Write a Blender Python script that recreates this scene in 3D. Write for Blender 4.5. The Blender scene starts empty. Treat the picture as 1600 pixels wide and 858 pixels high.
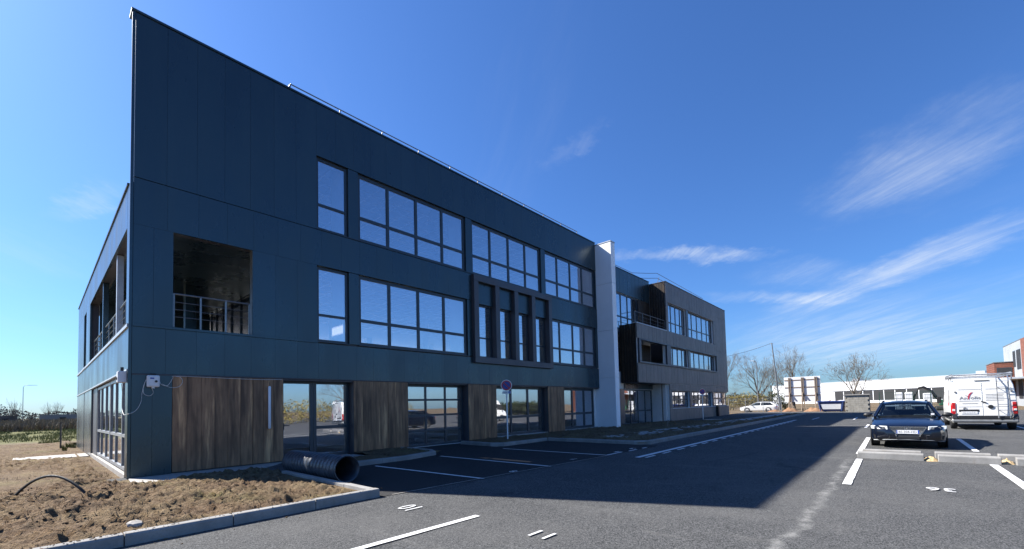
import bpy, bmesh, math, random
from mathutils import Vector, Matrix, noise
import numpy as np
random.seed(7)
S = bpy.context.scene
COL = S.collection
R = math.radians

# ------------------------------------------------------------------ camera
CAM = Vector((-1.3783, -12.7608, 1.42))
YAW, PITCH, ROLL = R(41.9195), R(2.4179), R(1.4192)
fw = Vector((math.cos(YAW)*math.cos(PITCH), math.sin(YAW)*math.cos(PITCH), math.sin(PITCH)))
rt = Vector((math.sin(YAW), -math.cos(YAW), 0))
dn = fw.cross(rt)
cr, sr = math.cos(ROLL), math.sin(ROLL)
rt2 = rt*cr + dn*sr
dn2 = dn*cr - rt*sr
cd = bpy.data.cameras.new('camera')
cam = bpy.data.objects.new('camera', cd)
COL.objects.link(cam)
cam.matrix_world = Matrix(((rt2.x, -dn2.x, -fw.x, CAM.x), (rt2.y, -dn2.y, -fw.y, CAM.y),
                           (rt2.z, -dn2.z, -fw.z, CAM.z), (0, 0, 0, 1)))
cd.sensor_fit = 'HORIZONTAL'
cd.sensor_width = 36.0
cd.lens = 668.851/1600*36
cd.shift_y = (606.327-429)/1600
cd.clip_start, cd.clip_end = 0.05, 4000
S.camera = cam

# ------------------------------------------------------------------ sun and sky
SUN_DIR = Vector((-5.0, 11.34, 10.87)).normalized()
SUN_EL = math.asin(SUN_DIR.z)
SUN_ROT = math.atan2(SUN_DIR.x, SUN_DIR.y)
ld = bpy.data.lights.new('sun', 'SUN')
ld.energy, ld.angle, ld.color = 5.0, R(0.5), (1.0, 0.955, 0.89)
lo = bpy.data.objects.new('sun', ld)
COL.objects.link(lo)
lo.rotation_euler = SUN_DIR.to_track_quat('Z', 'Y').to_euler()
lo.location = (-20, 40, 40)

W = bpy.data.worlds.new('World')
S.world = W
W.use_nodes = True
wn, wl = W.node_tree.nodes, W.node_tree.links
wn.clear()

def nd(nodes, typ, **kw):
    n = nodes.new(typ)
    for k, v in kw.items():
        setattr(n, k, v)
    return n

def vmath(nodes, links, op, a, b=None):
    n = nd(nodes, 'ShaderNodeMath', operation=op)
    for i, q in enumerate((a, b)):
        if q is None: continue
        if isinstance(q, (int, float)): n.inputs[i].default_value = q
        else: links.new(q, n.inputs[i])
    return n.outputs[0]

sky = nd(wn, 'ShaderNodeTexSky', sky_type='NISHITA', sun_disc=False, sun_elevation=SUN_EL, sun_rotation=SUN_ROT,
         altitude=60, air_density=1.15, dust_density=0.7, ozone_density=6.0)
hs = nd(wn, 'ShaderNodeMix', data_type='RGBA', blend_type='MULTIPLY')     # the camera's cool white balance
hs.inputs[0].default_value = 1.0
hs.inputs[7].default_value = (.65, .965, 1.40, 1)
wl.new(sky.outputs[0], hs.inputs[6])
tc = nd(wn, 'ShaderNodeTexCoord')
sep = nd(wn, 'ShaderNodeSeparateXYZ')
wl.new(tc.outputs['Generated'], sep.inputs[0])
zz = vmath(wn, wl, 'ADD', vmath(wn, wl, 'MAXIMUM', sep.outputs[2], 0.0), 0.12)
cmb = nd(wn, 'ShaderNodeCombineXYZ')
wl.new(vmath(wn, wl, 'DIVIDE', sep.outputs[0], zz), cmb.inputs[0])
wl.new(vmath(wn, wl, 'DIVIDE', sep.outputs[1], zz), cmb.inputs[1])

def cnoise(scale, detail, rough, dist, mp):
    m = nd(wn, 'ShaderNodeMapping', vector_type='TEXTURE')     # rotate into the wind direction, then stretch along it
    m.inputs['Rotation'].default_value = (0, 0, mp[0])
    m.inputs['Scale'].default_value = (1/mp[1], 1/mp[2], 1)
    wl.new(cmb.outputs[0], m.inputs[0])
    n = nd(wn, 'ShaderNodeTexNoise')
    n.inputs['Scale'].default_value = scale
    n.inputs['Detail'].default_value = detail
    n.inputs['Roughness'].default_value = rough
    n.inputs['Distortion'].default_value = dist
    wl.new(m.outputs[0], n.inputs['Vector'])
    return n.outputs[0]

def maprange(nodes, links, val, a, b, c, d, smooth=True):
    m = nd(nodes, 'ShaderNodeMapRange', interpolation_type='SMOOTHSTEP' if smooth else 'LINEAR')
    links.new(val, m.inputs[0])
    for i, q in enumerate((a, b, c, d)): m.inputs[i+1].default_value = q
    return m.outputs[0]
# warped coordinates make the cirrus edges feather
warpn = nd(wn, 'ShaderNodeTexNoise')
warpn.inputs['Scale'].default_value = 2.6
warpn.inputs['Detail'].default_value = 9
warpn.inputs['Roughness'].default_value = .66
wl.new(cmb.outputs[0], warpn.inputs['Vector'])
wsub = nd(wn, 'ShaderNodeVectorMath', operation='SUBTRACT')
wl.new(warpn.outputs['Color'], wsub.inputs[0]); wsub.inputs[1].default_value = (.5, .5, .5)
wscl = nd(wn, 'ShaderNodeVectorMath', operation='SCALE')
wl.new(wsub.outputs[0], wscl.inputs[0]); wscl.inputs['Scale'].default_value = .55
wadd = nd(wn, 'ShaderNodeVectorMath', operation='ADD')
wl.new(cmb.outputs[0], wadd.inputs[0]); wl.new(wscl.outputs[0], wadd.inputs[1])

def pdir(u, v):
    d = fw*1 + rt2*((u-800)/668.851) + dn2*((v-606.327)/668.851)
    d.normalize()
    return Vector((d.x/(max(d.z, 0)+.12), d.y/(max(d.z, 0)+.12)))
_d = pdir(1620, 340)-pdir(1290, 470)
ca = math.atan2(_d.y, _d.x)
fib = maprange(wn, wl, cnoise(2.6, 10, .68, .9, (ca, .6, 3.0)), .34, .66, .0, 1.0)
fib2 = maprange(wn, wl, cnoise(9.0, 8, .7, .6, (ca+.12, .45, 4.5)), .30, .70, .55, 1.0)
fib = vmath(wn, wl, 'MULTIPLY', fib, fib2)
total = None
# cirrus streaks: two ends (as directions from the viewpoint), half width, strength
for (a, b, w, k) in (((985, 402), (1165, 402), .10, 1.0), ((1335, 330), (1580, 165), .24, .60), ((1230, 490), (1640, 335), .20, .95),
                     ((1130, 462), (1340, 470), .13, .60), ((885, 250), (915, 185), .05, .16), ((1150, 555), (1600, 520), 1.4, .80),
                     ((60, 330), (190, 300), .07, .35), ((-200, 420), (120, 380), .35, .18), ((1180, 430), (1330, 430), .2, .30)):
    pa, pb = pdir(*a), pdir(*b)
    c, dv = (pa+pb)/2, pb-pa
    m = nd(wn, 'ShaderNodeMapping', vector_type='TEXTURE')
    m.inputs['Location'].default_value = (c.x, c.y, 0)
    m.inputs['Rotation'].default_value = (0, 0, math.atan2(dv.y, dv.x))
    m.inputs['Scale'].default_value = (dv.length/2*1.25, w, 1)
    wl.new(wadd.outputs[0], m.inputs[0])
    ln = nd(wn, 'ShaderNodeVectorMath', operation='LENGTH')
    wl.new(m.outputs[0], ln.inputs[0])
    v = maprange(wn, wl, ln.outputs['Value'], 0.0, 1.25, k, 0.0)
    total = v if total is None else vmath(wn, wl, 'ADD', total, v)
thin = maprange(wn, wl, cnoise(.55, 7, .62, .8, (ca, .7, 2.0)), .52, .82, 0, .14)
fibm = vmath(wn, wl, 'ADD', vmath(wn, wl, 'MULTIPLY', fib, .72), .36)
cl = vmath(wn, wl, 'MULTIPLY', vmath(wn, wl, 'ADD', total, thin), fibm)
cl = vmath(wn, wl, 'MINIMUM', vmath(wn, wl, 'MULTIPLY', cl, .62), .8)
mx = nd(wn, 'ShaderNodeMix', data_type='RGBA')
wl.new(cl, mx.inputs[0])
wl.new(hs.outputs[2], mx.inputs[6])
mx.inputs[7].default_value = (7.0, 7.5, 8.0, 1)
bg = nd(wn, 'ShaderNodeBackground')
bg.inputs['Strength'].default_value = 0.05
wl.new(mx.outputs[2], bg.inputs['Color'])
wo = nd(wn, 'ShaderNodeOutputWorld')
wl.new(bg.outputs[0], wo.inputs['Surface'])

S.view_settings.view_transform = 'Standard'
S.view_settings.look = 'None'
S.view_settings.exposure = 1.38
S.view_settings.gamma = 1.0
S.render.engine = 'CYCLES'
cy = S.cycles
cy.use_denoising = True
cy.max_bounces, cy.diffuse_bounces, cy.glossy_bounces = 8, 3, 4
cy.transparent_max_bounces, cy.transmission_bounces = 24, 6
cy.caustics_reflective = cy.caustics_refractive = False
cy.sample_clamp_indirect = 6.0

# ------------------------------------------------------------------ materials
MATS = {}
class NT:
    def __init__(s, name):
        s.m = bpy.data.materials.new(name)
        s.m.use_nodes = True
        s.n, s.l = s.m.node_tree.nodes, s.m.node_tree.links
        s.b = s.n['Principled BSDF']
        s.out = s.n['Material Output']
        MATS[name] = s.m
        s._co = None
    def co(s, kind='Object'):
        t = nd(s.n, 'ShaderNodeTexCoord')
        return t.outputs[kind]
    def geo(s):
        return nd(s.n, 'ShaderNodeNewGeometry').outputs['Position']
    def map(s, src, scale=(1, 1, 1), rot=(0, 0, 0), loc=(0, 0, 0)):
        m = nd(s.n, 'ShaderNodeMapping')
        m.inputs['Scale'].default_value = scale
        m.inputs['Rotation'].default_value = rot
        m.inputs['Location'].default_value = loc
        s.l.new(src, m.inputs[0])
        return m.outputs[0]
    def noise(s, src, scale, detail=4, rough=.55, dist=0):
        n = nd(s.n, 'ShaderNodeTexNoise')
        n.inputs['Scale'].default_value = scale
        n.inputs['Detail'].default_value = detail
        n.inputs['Roughness'].default_value = rough
        n.inputs['Distortion'].default_value = dist
        if src is not None: s.l.new(src, n.inputs['Vector'])
        return n.outputs[0]
    def voro(s, src, scale, feature='F1'):
        n = nd(s.n, 'ShaderNodeTexVoronoi', feature=feature)
        n.inputs['Scale'].default_value = scale
        s.l.new(src, n.inputs['Vector'])
        return n.outputs['Distance'], n.outputs['Color']
    def ramp(s, val, stops):
        r = nd(s.n, 'ShaderNodeValToRGB')
        e = r.color_ramp.elements
        while len(e) < len(stops): e.new(.5)
        for el, (p, c) in zip(e, stops):
            el.position = p
            el.color = (*c, 1) if len(c) == 3 else c
        s.l.new(val, r.inputs[0])
        return r.outputs[0]
    def mix(s, f, a, b, mode='MIX'):
        m = nd(s.n, 'ShaderNodeMix', data_type='RGBA', blend_type=mode)
        for i, q in ((0, f), (6, a), (7, b)):
            if isinstance(q, (int, float)): m.inputs[i].default_value = q
            elif isinstance(q, tuple): m.inputs[i].default_value = (*q, 1)
            else: s.l.new(q, m.inputs[i])
        return m.outputs[2]
    def mr(s, v, a, b, c, d, smooth=True): return maprange(s.n, s.l, v, a, b, c, d, smooth)
    def math(s, op, a, b=None): return vmath(s.n, s.l, op, a, b)
    def sep(s, v):
        q = nd(s.n, 'ShaderNodeSeparateXYZ'); s.l.new(v, q.inputs[0]); return q.outputs
    def rnd(s): return nd(s.n, 'ShaderNodeObjectInfo').outputs['Random']
    def set(s, color=None, rough=None, metal=None, spec=None, coat=None):
        for k, q in (('Base Color', color), ('Roughness', rough), ('Metallic', metal), ('Specular IOR Level', spec), ('Coat Weight', coat)):
            if q is None: continue
            if isinstance(q, tuple): s.b.inputs[k].default_value = (*q, 1)
            elif isinstance(q, (int, float)): s.b.inputs[k].default_value = q
            else: s.l.new(q, s.b.inputs[k])
        return s
    def bump(s, h, strength=.3, dist=.02):
        b = nd(s.n, 'ShaderNodeBump')
        b.inputs['Strength'].default_value = strength
        b.inputs['Distance'].default_value = dist
        s.l.new(h, b.inputs['Height'])
        s.l.new(b.outputs[0], s.b.inputs['Normal'])
        return s

def simple(name, color, rough=.5, metal=0, spec=.5, coat=0, var=.12, scale=6, bump=0, bscale=80):
    t = NT(name)
    g = t.geo() if var else None
    if var:
        n = t.noise(g, scale, 5, .6)
        c = t.mix(t.mr(n, .3, .7, 0, 1), tuple(q*(1-var) for q in color), tuple(min(1, q*(1+var)) for q in color))
        t.set(c, t.mr(n, .3, .7, max(.03, rough*(1-.5*var)), min(1, rough*(1+.5*var))), metal, spec, coat)
    else:
        t.set(color, rough, metal, spec, coat)
    if bump: t.bump(t.noise(t.co(), bscale, 3), bump, .01)
    return t.m

# dark slate metal cassette cladding
def cladding(name, color, rough, metal=0.0, spec=.55):
    t = NT(name)
    g = t.geo()
    big = t.noise(t.map(g, (1, 1, .35)), .9, 4, .6)
    fine = t.noise(t.map(g, (22, 22, 1.3)), 1.0, 4, .6)
    r = t.rnd()
    k = t.math('ADD', t.math('MULTIPLY', r, .10), t.math('MULTIPLY', big, .40))
    c = t.mix(t.mr(k, .1, .5, 0, 1), tuple(q*.92 for q in color), tuple(q*1.10 for q in color))
    dust = t.mr(fine, .52, .75, 0, .05)
    c = t.mix(dust, c, (.20, .19, .18))
    t.set(c, t.mr(big, .3, .7, rough*.80, rough*1.3), metal, spec)
    t.bump(t.noise(t.map(g, (1.6, 1.6, .5)), 1.3, 2), .16, .06)
    return t.m
cladding('slate_cladding', (.042, .070, .083), .29, .55, .6)
cladding('grey_cladding', (.085, .092, .10), .22, .0, .8)
cladding('frame_metal', (.060, .056, .064), .42)
simple('window_frame', (.030, .042, .055), .38, var=.1)
simple('window_frame_light', (.30, .31, .32), .35, var=.1)
simple('pale_trim', (.46, .49, .52), .35, var=.08)

def wood(name, c0, c1, c2, bandw=1.0):
    t = NT(name)
    g = t.geo()
    rr = t.rnd()
    off = t.math('MULTIPLY', rr, 37.0)
    cx = nd(t.n, 'ShaderNodeCombineXYZ')
    xyz = t.sep(g)
    t.l.new(t.math('ADD', t.math('ADD', xyz[0], xyz[1]), off), cx.inputs[0])
    t.l.new(t.math('MULTIPLY', xyz[2], .10), cx.inputs[2])
    a = t.noise(cx.outputs[0], 4.2*bandw, 3, .55)
    b = t.noise(cx.outputs[0], 17*bandw, 4, .6, .3)
    cx2 = nd(t.n, 'ShaderNodeCombineXYZ')
    t.l.new(xyz[0], cx2.inputs[0]); t.l.new(t.math('MULTIPLY', xyz[2], .5), cx2.inputs[2]); t.l.new(xyz[1], cx2.inputs[1])
    blot = t.noise(cx2.outputs[0], 1.7, 4, .6)
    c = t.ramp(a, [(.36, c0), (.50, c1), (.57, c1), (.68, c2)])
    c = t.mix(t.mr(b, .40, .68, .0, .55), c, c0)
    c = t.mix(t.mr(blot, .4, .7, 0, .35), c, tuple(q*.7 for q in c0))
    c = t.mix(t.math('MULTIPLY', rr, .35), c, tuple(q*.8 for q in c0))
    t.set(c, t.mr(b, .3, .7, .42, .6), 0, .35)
    t.bump(b, .18, .004)
    return t.m
wood('wood_panel', (.115, .062, .034), (.35, .19, .097), (.74, .42, .20))
wood('wood_board_far', (.16, .135, .12), (.225, .19, .168), (.30, .25, .215), 1.6)
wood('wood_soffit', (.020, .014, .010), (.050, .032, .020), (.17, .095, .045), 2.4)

def glass(name, tint, f0, gcol=(1, 1, 1), rough=.0, wob=.02):
    t = NT(name)
    t.n.remove(t.b)
    geo = nd(t.n, 'ShaderNodeNewGeometry')
    dt = nd(t.n, 'ShaderNodeVectorMath', operation='DOT_PRODUCT')
    t.l.new(geo.outputs['Incoming'], dt.inputs[0]); t.l.new(geo.outputs['True Normal'], dt.inputs[1])
    c = t.math('ABSOLUTE', dt.outputs['Value'])
    p = t.math('POWER', t.math('SUBTRACT', 1.0, c), 5.0)
    f = t.math('ADD', t.math('MULTIPLY', p, 1-f0), f0)
    tr = nd(t.n, 'ShaderNodeBsdfTransparent'); tr.inputs[0].default_value = (*tint, 1)
    gl = nd(t.n, 'ShaderNodeBsdfGlossy'); gl.inputs['Roughness'].default_value = rough; gl.inputs[0].default_value = (*gcol, 1)
    if wob:
        bp = nd(t.n, 'ShaderNodeBump'); bp.inputs['Strength'].default_value = wob; bp.inputs['Distance'].default_value = .05
        t.l.new(t.noise(geo.outputs['Position'], 1.1, 2), bp.inputs['Height'])
        t.l.new(bp.outputs[0], gl.inputs['Normal'])
    m = nd(t.n, 'ShaderNodeMixShader')
    t.l.new(f, m.inputs[0]); t.l.new(tr.outputs[0], m.inputs[1]); t.l.new(gl.outputs[0], m.inputs[2])
    t.l.new(m.outputs[0], t.out.inputs['Surface'])
    return t.m
glass('window_glass', (.90, .92, .95), .36, (.95, .96, 1.0), wob=.03)
glass('dark_car_glass', (.30, .36, .40), .05, wob=0)

def asphalt():
    t = NT('asphalt')
    g = t.geo()
    st = t.noise(g, 75, 3, .75)
    mid = t.noise(g, 34, 3, .6)
    big = t.noise(g, .55, 5, .62, .4)
    drag = t.noise(t.map(g, (1.0, .22, 1), (0, 0, R(14))), 2.3, 6, .68, .8)
    spots, sc_ = t.voro(g, 2.6)
    xyz = t.sep(g)
    base = t.mix(t.mr(st, .35, .68, 0, 1), (.006, .007, .008), (.170, .170, .168))
    base = t.mix(t.mr(mid, .35, .65, 0, .40), base, (.050, .052, .053))
    base = t.mix(t.mr(big, .42, .72, 0, .34), base, (.125, .123, .118))
    base = t.mix(t.mr(drag, .55, .82, 0, .42), base, (.19, .185, .172))
    # small splashes of pale mortar
    sn = t.noise(g, 5.5, 5, .7, 1.0)
    base = t.mix(t.mr(sn, .68, .78, 0, .6), base, (.28, .275, .26))
    oil = t.noise(t.map(g, (1, 1, 1), (0, 0, 0), (31, 7, 0)), .9, 4, .6, .5)
    base = t.mix(t.mr(oil, .62, .72, 0, .55), base, (.022, .022, .023))
    trk = t.math('ABSOLUTE', t.math('SINE', t.math('MULTIPLY', t.math('ADD', xyz[1], t.math('MULTIPLY', t.noise(g, .09, 2), 5.0)), 1.75)))
    base = t.mix(t.math('MULTIPLY', t.mr(trk, .0, .22, .30, 0), t.mr(t.noise(g, .35, 4), .45, .65, 0, 1)), base, (.030, .030, .032))
    # trail of pale dust dropped along the bay line
    wy = t.math('ADD', xyz[1], t.math('MULTIPLY', t.math('SUBTRACT', t.noise(g, 1.3, 5, .65), .5), .42))
    d = t.math('ABSOLUTE', t.math('ADD', wy, 11.88))
    line = t.math('MULTIPLY', t.mr(d, .0, .11, 1, 0), t.mr(t.noise(g, 3.1, 6, .75), .36, .68, 0.02, .52))
    line = t.math('MULTIPLY', line, t.mr(xyz[0], 11.0, 12.0, 1, 0))
    base = t.mix(line, base, (.33, .325, .305))
    t.set(base, t.mr(mid, .3, .7, .80, .95), 0, .12)
    h = t.math('ADD', st, t.math('MULTIPLY', mid, .6))
    t.bump(h, .65, .008)
    return t.m
asphalt()
def fresh_asphalt():
    t = NT('fresh_asphalt')
    g = t.geo()
    st = t.noise(g, 85, 3, .7)
    big = t.noise(g, .8, 5, .62, .4)
    sn = t.noise(g, 4.5, 5, .7, 1.0)
    c = t.mix(t.mr(st, .35, .68, 0, 1), (.006, .006, .007), (.075, .075, .076))
    c = t.mix(t.mr(big, .45, .75, 0, .25), c, (.07, .07, .068))
    c = t.mix(t.mr(sn, .68, .78, 0, .35), c, (.22, .21, .20))
    t.set(c, .9, 0, .12)
    t.bump(st, .6, .008)
    return t.m
fresh_asphalt()

def soil():
    t = NT('soil')
    g = t.geo()
    a = t.noise(g, 1.1, 6, .65)
    b = t.noise(g, 13, 5, .65)
    e = t.noise(g, 60, 3, .6)
    xyz = t.sep(g)
    c = t.ramp(b, [(.28, (.065, .042, .026)), (.48, (.13, .086, .051)), (.66, (.195, .138, .085)), (.8, (.28, .22, .15))])
    c = t.mix(t.mr(a, .42, .70, 0, .55), c, (.25, .19, .105))
    grass = t.math('MULTIPLY', t.mr(t.noise(g, .42, 5, .65), .50, .66, 0, .8), t.mr(b, .4, .6, .3, 1))
    c = t.mix(t.math('MULTIPLY', grass, .45), c, (.16, .17, .055))
    t.set(c, .95, 0, .15)
    t.bump(t.math('ADD', b, t.math('MULTIPLY', e, .8)), 1.0, .04)
    return t.m
soil()

def field():
    t = NT('field')
    g = t.geo()
    xyz = t.sep(g)
    a = t.noise(t.map(g, (1, .35, 1)), .35, 6, .68)
    b = t.noise(g, 3.0, 5, .7)
    gr = t.ramp(b, [(.3, (.055, .062, .022)), (.5, (.115, .120, .042)), (.7, (.20, .18, .080))])
    dry = t.ramp(b, [(.3, (.075, .055, .036)), (.6, (.17, .128, .080)), (.8, (.24, .19, .125))])
    yy = t.math('ADD', xyz[1], t.math('MULTIPLY', t.math('SUBTRACT', a, .5), 30))
    near = t.mr(yy, 24, 36, 0, 1)
    far = t.mr(yy, 90, 150, 1, .35)
    c = t.mix(t.math('MULTIPLY', near, t.math('MULTIPLY', far, t.mr(a, .3, .6, .75, 1))), dry, gr)
    t.set(c, .95, 0, .1)
    t.bump(b, .6, .1)
    return t.m
field()

def concrete(name, c, rough=.8, stain=.5):
    t = NT(name)
    g = t.geo()
    a = t.noise(g, 2.2, 6, .65)
    b = t.noise(g, 55, 4, .6)
    s_ = t.noise(t.map(g, (3, 3, .6)), 2.0, 5, .65)
    col = t.mix(t.mr(a, .3, .7, 0, 1), tuple(q*.8 for q in c), tuple(min(1, q*1.14) for q in c))
    col = t.mix(t.mr(b, .4, .75, 0, .3), col, tuple(q*.55 for q in c))
    col = t.mix(t.mr(s_, .52, .75, 0, stain), col, (.19, .15, .11))
    t.set(col, rough, 0, .3)
    t.bump(b, .25, .006)
    return t.m
concrete('concrete', (.36, .34, .31))
concrete('kerb_concrete', (.27, .263, .25), .9, .35)
concrete('block_concrete', (.30, .285, .25), .9, .35)
simple('white_render', (.84, .86, .88), .55, var=.025, scale=1.2)

def paint(name, wear=.45):
    t = NT(name)
    g = t.geo()
    a = t.noise(g, 16, 5, .7)
    b = t.noise(g, 170, 2, .6)
    k = t.math('ADD', t.math('MULTIPLY', a, .7), t.math('MULTIPLY', b, .45))
    c = t.mix(t.mr(k, wear, wear+.14, 0, 1), (.66, .66, .65), (.11, .11, .11))
    t.set(c, .75, 0, .3)
    t.bump(b, .4, .004)
    return t.m
paint('road_paint', .70)
paint('road_paint_worn', .60)
simple('dirt_sand', (.46, .33, .17), .95, var=.35, scale=30, bump=.6)
simple('white_wall', (.78, .78, .76), .8, var=.05)
simple('ceiling_tile', (.52, .52, .56), .9, var=.06, scale=2)
simple('ceiling_grid', (.96, .96, .97), .5, var=0)
simple('floor_screed', (.52, .51, .49), .7, var=.2, scale=1.2)
simple('galvanised', (.42, .43, .44), .42, .7, var=.2, scale=18)
simple('stainless', (.55, .56, .57), .3, .85, var=.1)
simple('rail_metal', (.20, .21, .22), .4, .6, var=.1)
simple('white_plastic', (.72, .72, .72), .45, var=.05)
simple('black_plastic', (.015, .015, .016), .45, var=.1)
simple('black_rubber', (.018, .018, .018), .75, var=.2, scale=20)
simple('pipe_black', (.045, .055, .070), .38, 0, .5, var=.3, scale=5)
simple('tyre', (.020, .020, .021), .8, var=.2, scale=30)
simple('alloy', (.50, .51, .52), .3, .8, var=.1)
simple('chrome', (.72, .73, .74), .12, 1.0, var=0)
simple('white_cable', (.62, .62, .60), .5, var=0)
simple('sign_white', (.80, .80, .80), .4, var=.04)
simple('sign_red', (.50, .018, .022), .35, var=.05)
simple('sign_blue', (.018, .050, .30), .35, var=.05)
simple('ink_black', (.02, .02, .022), .6, var=0)
simple('ink_grey', (.20, .20, .21), .6, var=0)
simple('ink_red', (.42, .03, .06), .5, var=0)
simple('ink_blue', (.02, .07, .36), .5, var=0)
simple('bark', (.105, .088, .070), .95, var=.35, scale=14, bump=.6, bscale=40)
simple('twig', (.135, .115, .090), .95, var=.3, scale=2)
simple('timber_raw', (.20, .15, .11), .85, var=.25, scale=9)
simple('brick', (.17, .062, .040), .9, var=.25, scale=3)
simple('steel_grey', (.16, .17, .18), .5, .3, var=.12)
simple('grey_wall', (.30, .32, .34), .6, var=.08, scale=.6)
simple('fence_green', (.020, .060, .040), .5, var=.15)
simple('skip_blue', (.018, .045, .17), .45, var=.25, scale=5)
simple('warm_clay', (.23, .125, .065), .95, var=.35, scale=9, bump=.5)
simple('lamp_tube', (.78, .79, .82), .35, var=0)
simple('tail_red', (.38, .010, .014), .15, 0, .6, var=0)
simple('lens_clear', (.62, .64, .62), .12, 0, .7, var=.1, scale=30)
simple('seat_dark', (.020, .021, .024), .8, var=.1)
simple('far_roof', (.09, .085, .08), .8, var=.2, scale=.4)
def carpaint(name, c, rough, coat=1.0, metal=.25, dirt=.15):
    t = NT(name)
    g = t.geo()
    n = t.noise(g, 3, 5, .65)
    col = t.mix(t.mr(n, .5, .8, 0, dirt), c, (.22, .20, .17))
    t.set(col, rough, metal, .5, coat)
    t.b.inputs['Coat Roughness'].default_value = .06
    return t.m
carpaint('paint_navy', (.004, .006, .015), .28, 1.0, .3, .04)
carpaint('paint_white', (.76, .76, .74), .35, .6, 0, .12)
carpaint('paint_green', (.02, .10, .05), .4, .5, 0, .2)
def leafmat(name, c0, c1, c2):
    t = NT(name)
    g = t.geo()
    n = t.noise(g, 1.6, 3, .6)
    f = t.noise(g, 23, 2, .6)
    c = t.ramp(t.math('ADD', t.math('MULTIPLY', n, .55), t.math('MULTIPLY', f, .45)), [(.32, c0), (.5, c1), (.68, c2)])
    t.set(c, .75, 0, .25)
    return t.m
leafmat('leaf_yellow', (.07, .07, .02), (.20, .16, .045), (.36, .27, .07))
leafmat('leaf_dark', (.020, .030, .012), (.045, .060, .022), (.10, .10, .04))
leafmat('leaf_grass', (.055, .065, .020), (.115, .125, .042), (.21, .195, .085))
leafmat('leaf_dry', (.07, .055, .035), (.16, .125, .08), (.28, .23, .15))
leafmat('leaf_far', (.070, .075, .072), (.115, .118, .108), (.16, .155, .14))

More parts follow.
